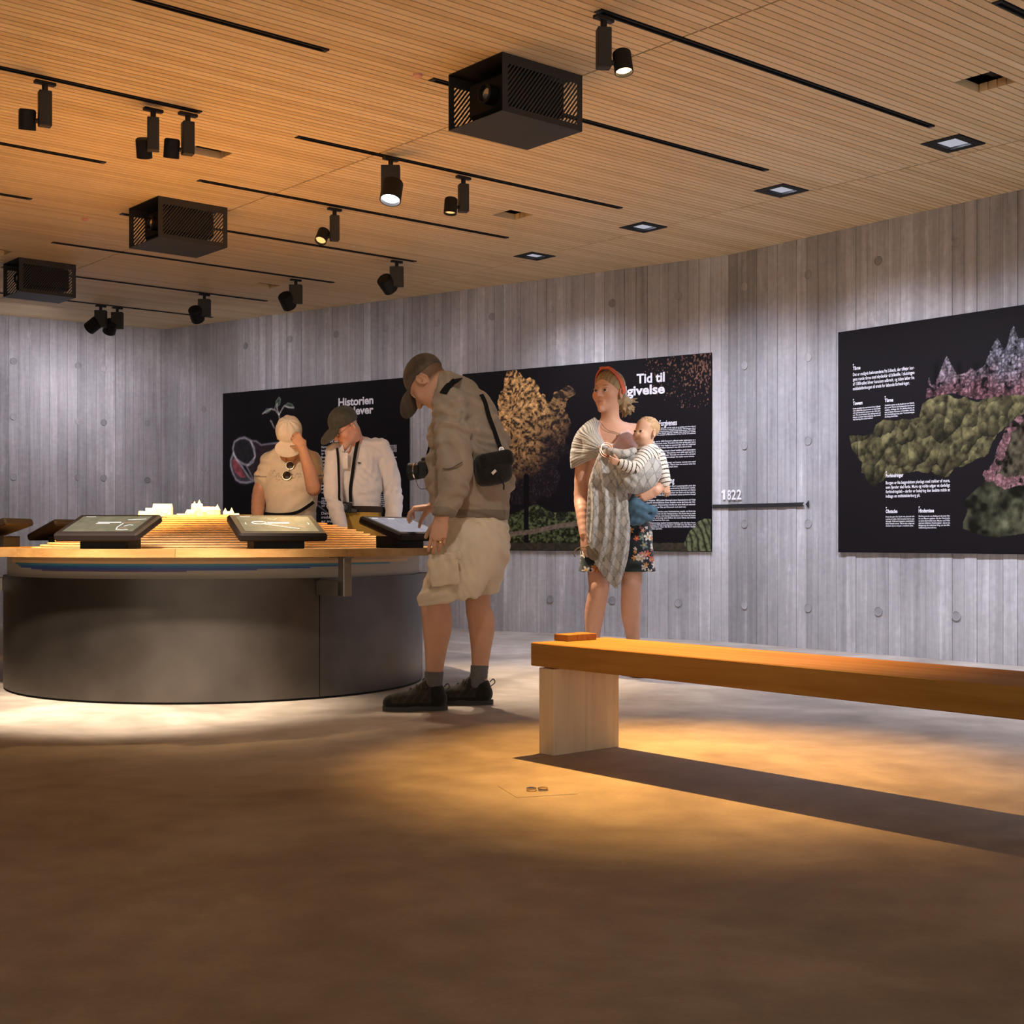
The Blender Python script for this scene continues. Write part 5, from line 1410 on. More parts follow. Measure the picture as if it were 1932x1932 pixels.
for nm,(a,b2,r0,r1) in {'l':(A3(819,1266,6.25),A3(817,1309,6.25),.0445,.04),'r':(A3(905,1254,6.46),A3(902,1300,6.46),.0435,.04)}.items():
    S=Shape(); S.cone(a,b2,r0,.040,.01); S.cut(a,(0,0,1)); P,F=grow(S,.004)
    quads('sock',P,F,M['cloth'],m1,solid((.115,.115,.125),.2,50),O1,folds([((0,0,1),.022,.002,0)]))
shoe(m1,A3(843,1339.8,6.25)*np.array((1,1,0)),(-1,-.10,0),O1,L=.302)
shoe(m1,A3(929,1329,6.46)*np.array((1,1,0)),(-1,.06,0),O1,L=.30)
# wedding ring
b=MB(); Qr=Matrix([[QL[i][0],QL[i][2],QL[i][1]] for i in range(3)]); fr_=Vector(wl)+Vector(QL@np.array((-.010,.112,.001)))-Vector(O1)
b.lathe([(.0096,-.002),(.0112,-.002),(.0112,.002),(.0096,.002),(.0096,-.002)],16,Qr,fr_); b.build('ring',plain('gold',(.85,.62,.25),.2,1.0),m1,True)
# his camera on a strap, his shoulder bag
cc=A3(801,888,6.36)
cam1=empty('camera',cc,0,'black camera with lens hanging before the chest of the person in shorts','camera',)
cf=Vector((-.90,.30,-.05)).normalized(); Mc=Matrix([list(x) for x in frame(cf)])
MB().box(Vector((.012,0,.004)),(.115,.052,.080),Mc,bev=.008).build('body',M['black_gloss'],cam1); MB().box(Vector((.012,0,.05)),(.05,.045,.025),Mc,bev=.006).build('viewfinder',M['black_gloss'],cam1)
b=MB(); Ml=cf.to_track_quat('Z','Y').to_matrix(); b.lathe([(.036,.01),(.038,.03),(.040,.06),(.042,.075),(.034,.078),(.03,.06),(0,.058)],24,Ml,(.0,0,0)); b.build('lens',M['black'],cam1,True)
b=MB(); b.lathe([(.0405,.040),(.0415,.040),(.0415,.046),(.0405,.046)],24,Ml,(0,0,0)); b.build('lens_ring',M['chrome'],cam1,True)
b=MB(); b.tube(smoothpath([(-.04,-.02,-.045),(-.02,-.03,-.085),(.02,-.03,-.08),(.05,-.02,-.03)],5),.0012,5); b.build('lens_cap_cord',M['black'],cam1)
st=[A3(803,872,6.33),A3(808,850,6.33),A3(814,828,6.31),A3(822,806,6.26),A3(856,742,6.22)]
s2=[A3(836,735,6.235),A3(852,722,6.26),A3(866,712,6.33),A3(872,716,6.40)]
strap('strap',cam1,smoothpath(st[:4]),.014,M['webbing'],cc,.003,(-.7,-.6,.2)); strap('neck_strap',cam1,smoothpath([on_surf(P1,x,y,.007,5) for x,y in ((836,742),(843,732),(852,723),(862,716))]+[A3(869,713,6.36)]),.034,M['webbing'],cc,.004,(-.1,-.8,.6))
bc=A3(929,885,6.175)
bag=empty('shoulder_bag',bc,0,'small black shoulder bag hanging on the back of the person in shorts','bag')
BQ=frame((.48,-.86,.10),(-.26,.05,1))
S=Shape(); S.box(bc,(.088,.045,.072),BQ,.040,.01); S.ell(bc+BQ@np.array((0,.02,-.01)),(.085,.045,.06),BQ,.02); P,F=grow(S,.004)
quads('pouch',P,F,M['cloth'],bag,solid((.011,.0105,.0105),.4,60),bc,folds([((1,0,.3),.05,.003,0)]))
S=Shape(); S.box(bc+BQ@np.array((-.010,.018,.035)),(.090,.046,.040),BQ,.030,.01); P,F=grow(S,.004); quads('flap',P,F,M['cloth'],bag,solid((.009,.0085,.0085),.4,60),bc)
MB().box(BQ@np.array((.035,.070,-.018)),(.026,.002,.013),Matrix([list(x) for x in BQ])@Matrix.Rotation(.5,3,'Y')).build('label_patch',plain('label_patch',(.55,.50,.46),.6),bag)
b=MB(); b.tube([Vector(BQ@np.array((.0,.06,-.04))),Vector(BQ@np.array((-.004,.064,-.085))),Vector(BQ@np.array((0,.06,-.105)))],.004,6); b.build('zip_pull',M['black'],bag)
sp=[on_surf(P1,x,y,.006,6) for x,y in ((908,744),(915,758),(920,776),(925,792),(931,808),(938,828))]
strap('strap',bag,smoothpath(sp+[A3(944,846,6.215),A3(948,858,6.20)]),.020,M['webbing'],bc,.003,(.4,-.9,.1))
b=MB(); b.lathe([(.009,-.002),(.012,-.002),(.012,.002),(.009,.002),(.009,-.002)],14,Matrix.Rotation(R(80),3,'X'),Vector(A3(946,848,6.205))-Vector(bc)); b.build('buckle',M['chrome'],bag,True)

# ------------------------------------------------------------------ 2. woman with the baby sling
O2=npv((.60,7.80,0)); w1=empty('person',O2,0,'person in grey patterned sling and floral shorts carrying a baby','person')
SD=np.array((1,-.1,0.))
hc=A3(1148,741,7.80); HQ=frame((-.58,-.80,.03),(.04,.03,1))
S=Shape(); p=head_prims(S,hc,HQ,1.0,jaw=.86,nose=.97)
S.chain([p(0,-.022,-.06),A3(1151,812,7.82)],[.050,.056],.03)
RS,LS=A3(1104,826,7.80),A3(1198,818,7.86)
S.cone(A3(1150,808,7.83),RS,.048,.052,.04); S.cone(A3(1150,808,7.83),LS,.048,.055,.04)
S.slab(A3(1151,830,7.82),A3(1155,900,7.82),SD,(.135,.085),(.13,.095),.05); S.slab(A3(1155,900,7.82),A3(1163,1005,7.84),SD,(.13,.095),(.155,.105),.05)
wR,wL=A3(1102,1008,7.70),A3(1237,927,7.60)
S.chain([RS,A3(1096,932,7.84),A3(1098,965,7.77),wR],[.050,.040,.036,.026],.025)
S.chain([LS,A3(1246,905,7.80),A3(1246,915,7.72),wL],[.048,.040,.036,.027],.025)
QR=np.stack([np.array((.45,-.85,.1)),np.array((.06,-.08,-1.)),np.array((-.85,-.45,0))],1); QR/=np.linalg.norm(QR,axis=0)
QL=np.stack([np.array((-.25,-.1,.96)),np.array((-.93,-.22,-.30)),np.array((-.05,-.95,.1))],1); QL/=np.linalg.norm(QL,axis=0)
hand_prims(S,wR,QR,1,(.35,.42,.48,.52),.08,(.5,.5),.92); hand_prims(S,wL,QL,1,((.35,.4,.2),(.45,.5,.3),(.5,.5,.3),(.5,.5,.3)),.16,(.5,.3),.92)
S.chain([A3(1140,1010,7.84),A3(1130,1078,7.76),A3(1130,1110,7.73),A3(1122,1155,7.77),A3(1119,1200,7.80),A3(1117,1250,7.82)],[.088,.064,.057,.056,.041,.034],.03)
S.chain([A3(1184,1010,7.84),A3(1191,1078,7.76),A3(1191,1112,7.74),A3(1190,1155,7.79),A3(1194,1200,7.83),A3(1196,1250,7.85)],[.088,.064,.057,.055,.040,.034],.03)
for x,d in ((1128,7.69),(1188,7.70)): S.ell(A3(x,1108,d),(.034,.030,.040),None,.03)
for x,d in ((1117,7.82),(1197,7.85)): S.cone(A3(x,1262,d),A3(x-(8 if x<1150 else -4),1270,d-.15),.032,.026,.03)
P,F=grow(S,.006,[handbox(wR,QR[:,1]),handbox(wL,QL[:,1]),(hc-.17,hc+.17,.0026)])
BASE2=(.60,.345,.245)
Pb2=P
quads('body',P,F,M['skin'],w1,skin_color(BASE2,p,HQ,1,lips=(.50,.20,.17),brow=(.26,.17,.10),cheek=.4),O2)
eye_mesh(w1,p,HQ,1,(.10,.13,.15),origin=O2,gaze=(-.15,0))
# hair, bun, headband
S=Shape(); S.ell(p(0,-.018,.044),(.0835,.101,.092),HQ,.01); S.ell(p(0,-.035,-.01),(.080,.080,.075),HQ,.03)
S.ell(p(0,.098,-.020),(.066,.062,.086),HQ,.012,'-'); S.ell(p(.075,.035,-.035),(.03,.045,.05),HQ,.012,'-'); S.ell(p(-.075,.035,-.035),(.03,.045,.05),HQ,.012,'-')
for x in (-1,1): S.ell(p(x*.085,-.008,-.014),(.020,.026,.034),HQ,.008,'-')
S.cut(p(0,-.02,-.075),HQ@np.array((0,.3,-1)))
P,F=grow(S,.003)
def hairc(a,b,Qh,c0,sc=1):
    def f(P):
        l=(P-c0)@Qh/sc; ang=np.arctan2(l[:,0],l[:,2]+.3)
        n=vnoise(ang*90,l[:,1]*6,3)*.6+vnoise(l[:,0]*150,l[:,1]*12,8)*.4
        return np.array(a)[None]*(1-n)[:,None]+np.array(b)[None]*n[:,None]
    return f
quads('hair',P,F,M['hair_m'],w1,hairc((.16,.10,.05),(.44,.33,.19),HQ,hc),O2)
S=Shape(); S.ell(p(-.030,-.130,-.050),(.040,.042,.050),HQ,.02); S.cone(p(-.01,-.08,-.01),p(-.030,-.13,-.045),.03,.03,.02)
rg=np.random.default_rng(5)
for k in range(60):
    d=rg.normal(size=3)*np.array((.5,.5,.6)); d=np.array((d[0]-.25,d[1]-.5,d[2]-.7)); d/=np.linalg.norm(d)
    a=p(-.030,-.130,-.055); S.cone(a+HQ@(d*.03),a+HQ@(d*rg.uniform(.055,.078)),.010,.0025,.006)
for d in ((-.55,-.8,.25),(-.62,-.78,-.02)): d=np.array(d); a=p(-.030,-.130,-.035); S.cone(a,a+HQ@(d*.085),.010,.003,.006)
P,F=grow(S,.003); quads('hair_bun',P,F,M['hair_m'],w1,hairc((.17,.11,.055),(.42,.31,.17),HQ,hc),O2)
ts=np.linspace(-.05,math.pi+.05,44)
hb=[Vector(p(.0895*math.cos(t),-.026+.062*math.sin(t),.004+.1375*math.sin(t)))-Vector(O2) for t in ts]
b=MB(); b.ribbon(hb,[Vector(HQ@np.array((math.cos(t),.25*math.sin(t),math.sin(t)))) for t in ts],.036,.007)
band=b.build('headband',plain('coral_jersey',(.58,.13,.065),.85,noise=(60,.2)),w1,True)
S=Shape()
for x in (-1,1): S.ell(p(x*.015,.040,.1385),(.024,.017,.009),HQ@np.array(Matrix.Rotation(x*.6,3,'Z')),.006)
P,F=grow(S,.002); quads('knot',P,F,M['cloth'],band,solid((.58,.13,.065),.15,40),O2)
# tank top
S=Shape(); S.slab(A3(1151,842,7.82),A3(1155,900,7.82),SD,(.145,.114),(.142,.118),.05); S.slab(A3(1155,900,7.82),A3(1160,960,7.83),SD,(.142,.118),(.152,.118),.05)
S.cone(A3(1128,806,7.80),A3(1120,850,7.735),.040,.056,.03); S.cone(A3(1178,806,7.83),A3(1184,850,7.755),.032,.056,.03)
S.ell(A3(1151,808,7.70),(.056,.12,.095),None,.015,'-'); P,F=grow(S,.005)
quads('top',P,F,M['cloth'],w1,solid((.60,.40,.37),.12,20),O2,folds([((1,0,.4),.06,.003,0)]))
S=Shape(); S.slab(A3(1153,842,7.725),A3(1154,875,7.72),SD,(.045,.015),(.06,.02),.01); P,F=grow(S,.004); quads('undershirt',P,F,M['cloth'],w1,solid((.78,.78,.78),.05),O2)
# floral shorts
S=Shape(); S.slab(A3(1163,955,7.83),A3(1164,1005,7.83),SD,(.155,.115),(.190,.135),.04)
S.slab(A3(1136,1005,7.80),A3(1127,1085,7.77),SD,(.11,.115),(.112,.105),.05); S.slab(A3(1190,1005,7.80),A3(1199,1085,7.78),SD,(.115,.115),(.118,.105),.05)
S.cut(A3(1160,1078,7.8),(0,0,-1)); P,F=grow(S,.004)
def floral(P):
    C=np.tile(np.array((.016,.020,.026)),(len(P),1)); rg=np.random.default_rng(3)
    lo,hi=P.min(0),P.max(0)
    n=vnoise(P[:,0]*30,P[:,2]*30+P[:,1]*22,2); C=mixc(C,(.05,.075,.075),np.clip(n*2-1,0,1))
    pal=[(.60,.50,.45),(.66,.62,.60),(.55,.10,.05),(.50,.22,.22),(.16,.22,.20),(.66,.62,.60),(.60,.28,.10)]
    for k in range(430):
        c=lo+(hi-lo)*rg.random(3); r=rg.uniform(.008,.026)
        dx=P-c; d=np.hypot(dx[:,0],dx[:,2]); a=np.arctan2(dx[:,2],dx[:,0])
        pet=r*(.72+.28*np.cos(5*a+k)); m=(d<pet)&(np.abs(dx[:,1])<.06)
        col=np.array(pal[k%7]); C[m]=col*(.55+.6*(d[m]/r))[:,None]
        C[m&(d<r*.25)]=(.45,.30,.06)
    return C
quads('shorts',P,F,M['cloth'],w1,floral,O2,folds([((1,0,.15),.055,.004,0)]))
# ring sling: shoulder part, tail, pouch
def ogee(P,C0,C1,ux=.052,uz=.078):
    u=P[:,0]/ux+.22*np.sin(P[:,2]*30)+.35*vnoise(P[:,0]*8,P[:,2]*8,2); w=P[:,2]/uz+.3*vnoise(P[:,0]*7,P[:,2]*7,12)
    f=np.cos(6.283*u)+np.cos(6.283*w)*.9; f2=np.cos(6.283*(u+.5))+np.cos(6.283*(w+.5))*.9
    t=np.maximum(np.exp(-((f-.15)/.30)**2),np.maximum(np.exp(-((f-1.1)/.20)**2)*.8,(f>1.55)*.55))
    return (C1*.92)[None]*(1-t)[:,None]+C0[None]*t[:,None]
G0,G1=np.array((.205,.210,.212)),np.array((.52,.525,.525))
def slingc(P): return ogee(P,G0,G1)*(.90+.2*vnoise(P[:,0]*22,P[:,2]*22,5))[:,None]
S=Shape()
S.chain([A3(1133,798,7.82),A3(1112,815,7.79),A3(1097,842,7.77),A3(1094,885,7.80)],[.044,.053,.056,.053],.04)
S.chain([A3(1110,822,7.73),A3(1126,845,7.67),A3(1139,850,7.63)],[.054,.052,.028],.04); S.chain([A3(1098,864,7.76),A3(1120,856,7.69)],[.052,.045],.04)
S.cut(A3(1108,870,7.75),(.42,0,-.9)); S.cut(A3(1128,795,7.8),(.92,0,.55))
P,F=grow(S,.004)
rc=npv(A3(1142,850,7.60))
def gather(P,nv):
    a=np.arctan2(P[:,2]-rc[2],P[:,0]-rc[0]); r=np.hypot(P[:,0]-rc[0],P[:,2]-rc[2])
    return (np.sin(a*58+9*vnoise(P[:,0]*14,P[:,2]*14,3))*.4+np.sin(a*27+7*vnoise(P[:,0]*11,P[:,2]*11,5))*.6)*.0026*np.clip(r/.06,0,1)*np.clip(-nv[:,1]+.15,0,1)
def gatherc(P):
    a=np.arctan2(P[:,2]-rc[2],P[:,0]-rc[0]); t=np.clip(.45+.55*np.sin(a*70+12*vnoise(P[:,0]*18,P[:,2]*18,3))+.5*(vnoise(a*30,np.hypot(P[:,0]-rc[0],P[:,2]-rc[2])*22,6)-.5),0,1)
    return (G0[None]*(1-t)[:,None]+G1[None]*t[:,None])
quads('sling',P,F,M['cloth'],w1,gatherc,O2,gather)
S=Shape()
tl_=[A3(1144,858,7.60),A3(1146,905,7.60),A3(1147,960,7.60),A3(1148,1010,7.61),A3(1153,1060,7.63),A3(1163,1106,7.65)]
ra=[(.045,.030),(.102,.040),(.115,.042),(.120,.042),(.092,.036),(.018,.015)]
tt=np.linspace(0,5,26); T6=np.array([list(q)+list(w) for q,w in zip(tl_,ra)])
T6=np.stack([np.interp(tt,np.arange(6),T6[:,k]) for k in range(5)],1); 
for k in range(3): T6[1:-1]=(T6[:-2]+2*T6[1:-1]+T6[2:])/4
for i in range(25): S.slab(T6[i][:3],T6[i+1][:3],SD,T6[i][3:],T6[i+1][3:],.008)
P,F=grow(S,.004)
def tailf(P,nv):
    t=np.clip((A3(0,870,7.6)[2]-P[:,2])/.2,0,1)
    x=P[:,0]+.03*np.sin(P[:,2]*5)+.012*vnoise(P[:,0]*12,P[:,2]*6,3)
    return (np.sin(x*6.283/.060)*.009+np.sin(x*6.283/.031+1)*.003)*(.45+.55*t)*np.clip(-nv[:,1]*2.2-1.0,0,1)
quads('sling_tail',P,F,M['cloth'],w1,slingc,O2,tailf)
S=Shape(); S.ell(A3(1207,893,7.60),(.105,.105,.112),None,.03); S.cone(A3(1160,872,7.60),A3(1190,905,7.56),.045,.075,.05); S.cone(A3(1160,880,7.62),A3(1205,868,7.60),.05,.07,.05); S.cone(A3(1225,850,7.68),A3(1222,885,7.64),.05,.08,.05)
S.ell(A3(1212,848,7.60),(.085,.085,.055),None,.015,'-')
P,F=grow(S,.004); Psl=P
quads('sling_pouch',P,F,M['cloth'],w1,slingc,O2,lambda P,nv: np.sin((P[:,2]*.8+P[:,0]*.6)*6.283/.045+3*vnoise(P[:,0]*9,P[:,2]*9,2))*.003*np.clip((A3(1215,0,7.6)[0]-P[:,0])/.08,0,1))
S=Shape(); S.chain([A3(1148,851,7.575),A3(1163,855,7.54),A3(1180,856,7.53),A3(1196,850,7.55)],[.022,.024,.022,.018],.02); P,F=grow(S,.004); quads('sling_edge',P,F,M['cloth'],w1,slingc,O2,folds([((.6,0,.8),.03,.003,0)]))
b=MB(); rgq=Matrix.Rotation(R(78),3,'X')@Matrix.Rotation(R(20),3,'Y')
for dx,dz in ((0,0),(.006,.010)):
    b.tube([Vector(rc)-Vector(O2)+Vector((dx,-.035,dz-.004))+rgq@Vector((.036*math.cos(t),.036*math.sin(t),0)) for t in np.linspace(0,2*math.pi,25)],.0042,8)
b.build('sling_ring',plain('copper_ring',(.70,.36,.24),.25,1.0),w1,True)
# necklace cord with pendant
b=MB(); nk=[on_surf(Pb2,x,y,.006,4) for x,y in ((1130,792),(1140,806),(1150,813),(1160,815),(1166,818))]
b.tube([v-Vector(O2) for v in smoothpath(nk)],.0016,5); b.build('necklace',plain('cord',(.12,.07,.05),.7),w1); b=MB(); b.lathe([(0,-.010),(.007,0),(0,.010)],10,None,on_surf(Pb2,1168,820,.010,4)-Vector(O2)); b.build('pendant',M['chrome'],w1,True)
for x,d in ((1117,7.82),(1197,7.85)):
    shoe(w1,A3(x+2,1262,d)*np.array((1,1,0))+np.array((0,.055,0)),(-.12 if x<1150 else .08,-1,0),O2,(.16,.10,.07),.245,'shoe',(.20,.15,.10),False)
# things she holds
hp=A3(1127,1046,7.63); ht=empty('cloth_pouch',hp,0,'crumpled brown cloth pouch with cord in the hand of the person carrying a baby','pouch')
S=Shape(); S.ell(hp,(.058,.032,.038),frame((0,1,0),(.25,0,1)),.02); S.cone(hp+npv((-.03,0,.02)),hp+npv((-.055,-.01,.045)),.02,.012,.02); S.ell(hp+npv((.035,0,-.02)),(.03,.025,.03),None,.02); P,F=grow(S,.004)
quads('pouch',P,F,M['cloth'],ht,solid((.19,.155,.105),.35,30),hp,folds([((1,0,.6),.035,.005,0)]))
b=MB(); b.tube(smoothpath([(-.055,-.01,.035),(-.10,-.015,.040),(-.135,-.01,.012),(-.125,0,-.015)],5),.0028,6); b.tube(smoothpath([(-.05,-.01,.02),(-.10,-.012,.022),(-.115,-.01,-.005)],5),.0024,6); b.build('cord',plain('pouch_cord',(.16,.11,.06),.8),ht)
bp=A3(1206,962,7.60); bl=empty('blue_cloth',bp,0,'blue denim cloth bunched in a hand below the striped baby','cloth')
S=Shape(); S.chain([A3(1197,938,7.60),A3(1199,955,7.60)],[.020,.036],.03); S.slab(A3(1196,955,7.61),A3(1203,982,7.61),(1,0,.1),(.035,.035),(.058,.028),.04); S.slab(A3(1206,958,7.60),A3(1232,966,7.62),(.35,0,1),(.036,.032),(.040,.022),.04)
S.ell(A3(1227,969,7.575),(.016,.03,.010),frame((0,1,0),(-.3,0,1)),.006,'-'); P,F=grow(S,.004)
quads('fabric',P,F,M['cloth'],bl,solid((.065,.135,.215),.22,60),bp,folds([((.5,0,.9),.06,.006,0),((1,.3,-.4),.04,.0025,2)]))

# ------------------------------------------------------------------ 3. baby in the sling
O3=npv(A3(1210,925,7.62)); by=empty('baby',O3,0,'baby in black and white striped shirt held in the grey sling','person')
bs=.74; hc=A3(1219,816,7.62); HQ=frame((-.74,-.62,.14),(.05,0,1))
S=Shape(); p=head_prims(S,hc,HQ,bs,baby=True)
S.cone(p(0,-.02,-.06),A3(1222,852,7.64),.036,.042,.02); S.slab(A3(1220,862,7.64),A3(1211,900,7.63),(.6,-.8,0),(.075,.06),(.08,.075),.03)
wA,wB=A3(1170,874,7.475),A3(1256,914,7.66)
S.chain([A3(1216,860,7.57),A3(1196,882,7.50),wA],[.034,.027,.018],.015); S.chain([A3(1240,862,7.70),A3(1250,890,7.68),wB],[.034,.028,.018],.015)
QA=np.stack([np.array((.1,-.3,.9)),np.array((-.93,-.1,.30)),np.array((-.2,-.9,-.2))],1); QA/=np.linalg.norm(QA,axis=0)
QB=np.stack([np.array((-.9,0,0.1)),np.array((.15,-.2,-.95)),np.array((0,-1,.2))],1); QB/=np.linalg.norm(QB,axis=0)
hand_prims(S,wA,QA,1,(.6,.7,.7,.7),.08,(.5,.6),.50); hand_prims(S,wB,QB,1,(.6,.7,.7,.7),.08,(.5,.6),.50)
P,F=grow(S,.005,[(hc-.12,hc+.12,.0024),(wA-.05+QA[:,1]*.04,wA+.05+QA[:,1]*.04,.0018),(wB-.05+QB[:,1]*.04,wB+.05+QB[:,1]*.04,.0018)])
quads('body',P,F,M['skin'],by,skin_color((.66,.42,.30),p,HQ,bs,lips=(.55,.24,.20),brow=(.45,.30,.19),cheek=.35,baby=True),O3)
eye_mesh(by,p,HQ,bs,(.06,.045,.03),-.012,origin=O3,gaze=(-.1,.05))
S=Shape(); S.ell(p(0,-.018,.044),np.array((.0825,.0965,.082))*bs,HQ,.01); S.ell(p(0,.085,-.02),np.array((.085,.070,.088))*bs,HQ,.012,'-'); S.cut(p(0,-.05,-.03),HQ@np.array((0,.55,-1)))
for x in (-1,1): S.ell(p(x*.085,-.008,-.014),np.array((.020,.026,.034))*bs,HQ,.008,'-')
P,F=grow(S,.003); quads('hair',P,F,M['hair_m'],by,hairc((.36,.21,.10),(.60,.42,.24),HQ,hc,bs),O3,lambda P,nv: (vnoise(P[:,0]*120,P[:,2]*120+P[:,1]*60,4)-.4)*.004)
S=Shape(); S.slab(A3(1222,856,7.64),A3(1212,888,7.63),(.6,-.8,0),(.080,.066),(.080,.07),.03)
S.chain([A3(1217,858,7.57),A3(1197,882,7.50),A3(1173,875,7.478)],[.043,.036,.027],.02); S.chain([A3(1240,860,7.70),A3(1250,888,7.68),A3(1255,911,7.665)],[.044,.037,.029],.02)
S.cone(A3(1223,846,7.64),A3(1223,858,7.64),.044,.06,.015); P,F=grow(S,.0028)
ar=[(A3(1217,858,7.57),A3(1197,882,7.50)),(A3(1197,882,7.50),A3(1172,875,7.478)),(A3(1240,860,7.70),A3(1250,888,7.68)),(A3(1250,888,7.68),A3(1256,912,7.665)),(A3(1223,846,7.64),A3(1208,915,7.62))]
def stripes(P):
    best=np.full(len(P),9.); q=np.zeros(len(P)); base=0
    for a,b_ in ar:
        d=b_-a; L=np.linalg.norm(d); t=((P-a)@d)/L**2; tc=np.clip(t,0,1); r=np.linalg.norm(P-a-tc[:,None]*d,axis=1)
        m=r<best; best=np.where(m,r,best); q=np.where(m,base+t*L,q); base+=0 if False else L
    s=(np.mod(q,.0245)<.0055)
    return np.where(s[:,None],np.array((.02,.02,.022)),np.array((.74,.72,.68)))
quads('striped_shirt',P,F,M['cloth'],by,stripes,O3,folds([((.6,0,.8),.05,.002,0)]))

# ------------------------------------------------------------------ 4. woman in the white cap
O4=npv((-1.53,9.35,0)); w2=empty('person',O4,0,'person in cream T-shirt and white cap holding a hand to the brow','person')
SX=np.array((1,0,0.)); D=9.35
hc=A3(546,824,9.22); HQ=frame((.04,-.66,-.75),(.03,-.75,.66))
S=Shape(); p=head_prims(S,hc,HQ,1.0,jaw=.9)
S.chain([p(0,-.02,-.06),A3(549,862,9.34)],[.054,.062],.03)
RS,LS=A3(511,872,D),A3(588,872,D)
S.cone(A3(549,860,D),RS,.055,.06,.04); S.cone(A3(549,860,D),LS,.055,.06,.04)
S.slab(A3(549,875,D),A3(549,1000,D),SX,(.16,.11),(.17,.14),.05)
wR,wL=A3(484,992,9.14),A3(571,846,9.02)
S.chain([RS,A3(491,925,9.36),A3(486,965,9.22),wR],[.058,.050,.043,.030],.03); S.chain([LS,A3(592,922,9.16),A3(584,890,9.08),wL],[.058,.050,.043,.031],.03)
QR=np.stack([np.array((.9,-.2,0)),np.array((0,-.7,-.7)),np.array((-.3,-.6,.6))],1); QR/=np.linalg.norm(QR,axis=0)
QL=np.stack([np.array((-.45,-.25,-.8)),np.array((-.42,-.10,.90)),np.array((.35,-.92,.1))],1); QL/=np.linalg.norm(QL,axis=0)
hand_prims(S,wR,QR,1,(.4,.4,.4,.4),.1,(.6,.4),.95); hand_prims(S,wL,QL,1,((.9,.7,.3),(.9,.8,.3),(.95,.8,.3),(1.,.8,.3)),.10,(.5,.7),.95)
for x in (528,572): S.chain([A3(x,1010,D),(A3(x,0,D)[0],D-.02,.47),(A3(x,0,D)[0],D,.08)],[.095,.062,.038],.03)
P,F=grow(S,.008,[(hc-.16,hc+.16,.0038),handbox(wL,QL[:,1],.0028,.125)])
quads('body',P,F,M['skin'],w2,skin_color((.54,.30,.19),p,HQ,1,brow=(.3,.2,.12)),O4); eye_mesh(w2,p,HQ,1,(.10,.13,.15),origin=O4)
S=Shape(); S.ell(p(0,-.03,.03),(.0815,.092,.078),HQ,.01); S.ell(p(0,.09,-.02),(.085,.075,.09),HQ,.01,'-'); P,F=grow(S,.004); quads('hair',P,F,M['hair_m'],w2,hairc((.20,.12,.06),(.36,.24,.13),HQ,hc),O4)
S=Shape(); cap_prims(S,p,HQ,1.05,.060,.62,.026,.086); P,F=grow(S,.0032)
quads('cap',P,F,M['cloth'],w2,solid((.70,.62,.50),.10,30),O4,lambda P,nv: np.sin(np.arctan2(((P-hc)@HQ)[:,0],((P-hc)@HQ)[:,1]+.01)*9)*.0028*np.clip((((P-hc)@HQ)[:,2]-.05)*14,0,1))
S=Shape(); S.slab(A3(549,872,D),A3(549,925,D),SX,(.165,.120),(.172,.150),.05); S.slab(A3(549,925,D),A3(549,968,D),SX,(.172,.150),(.178,.160),.05)
S.cone(A3(549,864,D),RS,.080,.062,.05); S.cone(A3(549,864,D),LS,.080,.062,.05)
S.cone(RS,A3(497,902,9.36),.064,.066,.04); S.cone(LS,A3(595,900,9.25),.064,.066,.04)
S.ell(A3(549,858,9.25),(.075,.13,.055),None,.015,'-'); S.ell(A3(551,872,9.20),(.036,.07,.045),None,.012,'-'); S.cut(A3(549,972,D),(0,0,-1)); P4,F=grow(S,.006)
def tee(P):
    C=solid((.70,.60,.44),.07,16)(P); x=966+FPX*P[:,0]/P[:,1]; y=HORIZON-FPX*(P[:,2]-EYE)/P[:,1]
    m=((np.abs(y-(899+(x-490)*.06))<1.2)&(x<503))|((np.abs(y-(898-(x-600)*.1))<1.2)&(x>598)); C=np.where(m[:,None],C*.3,C)
    pr=np.exp(-(((P-A3(540,892,9.2))[:,[0,2]]/np.array((.085,.055)))**2).sum(1)); s=(vnoise(P[:,0]*130,P[:,2]*130,8)>.60)*(vnoise(P[:,0]*40,P[:,2]*40,18)>.45)*pr*(P[:,1]<D)
    return mixc(C,(.16,.15,.10),np.clip(s*1.3,0,.8))
quads('t_shirt',P4,F,M['cloth'],w2,tee,O4,folds([((.5,0,.85),.075,.005,0),((-.6,0,.8),.09,.006,2),((0,0,1),.10,.005,4)]))
S=Shape(); S.slab(A3(549,970,D),A3(549,1030,D),SX,(.172,.150),(.185,.145),.04)
for x in (527,573): S.slab(A3(x,1030,D),(A3(x,0,D)[0],D,.10),SX,(.10,.11),(.075,.085),.04)
S.cut((0,0,.09),(0,0,-1)); P,F=grow(S,.009); quads('trousers',P,F,M['cloth'],w2,solid((.62,.58,.50),.08),O4)
for x in (527,573): shoe(w2,(A3(x,0,D)[0],D+.07,0),(0,-1,0),O4,(.30,.28,.26),.26,'shoe',(.4,.4,.38),False)
strap('bag_strap',w2,smoothpath([on_surf(P4,x,y,.012,6) for x,y in ((500,969),(520,971),(545,970),(562,966),(578,957),(592,947))]),.022,M['webbing'],O4,.004)
sg=on_surf(P4,542,889,.014,5); gl=empty('sunglasses',sg,0,'dark sunglasses hanging from the neckline of the cream T-shirt','glasses')
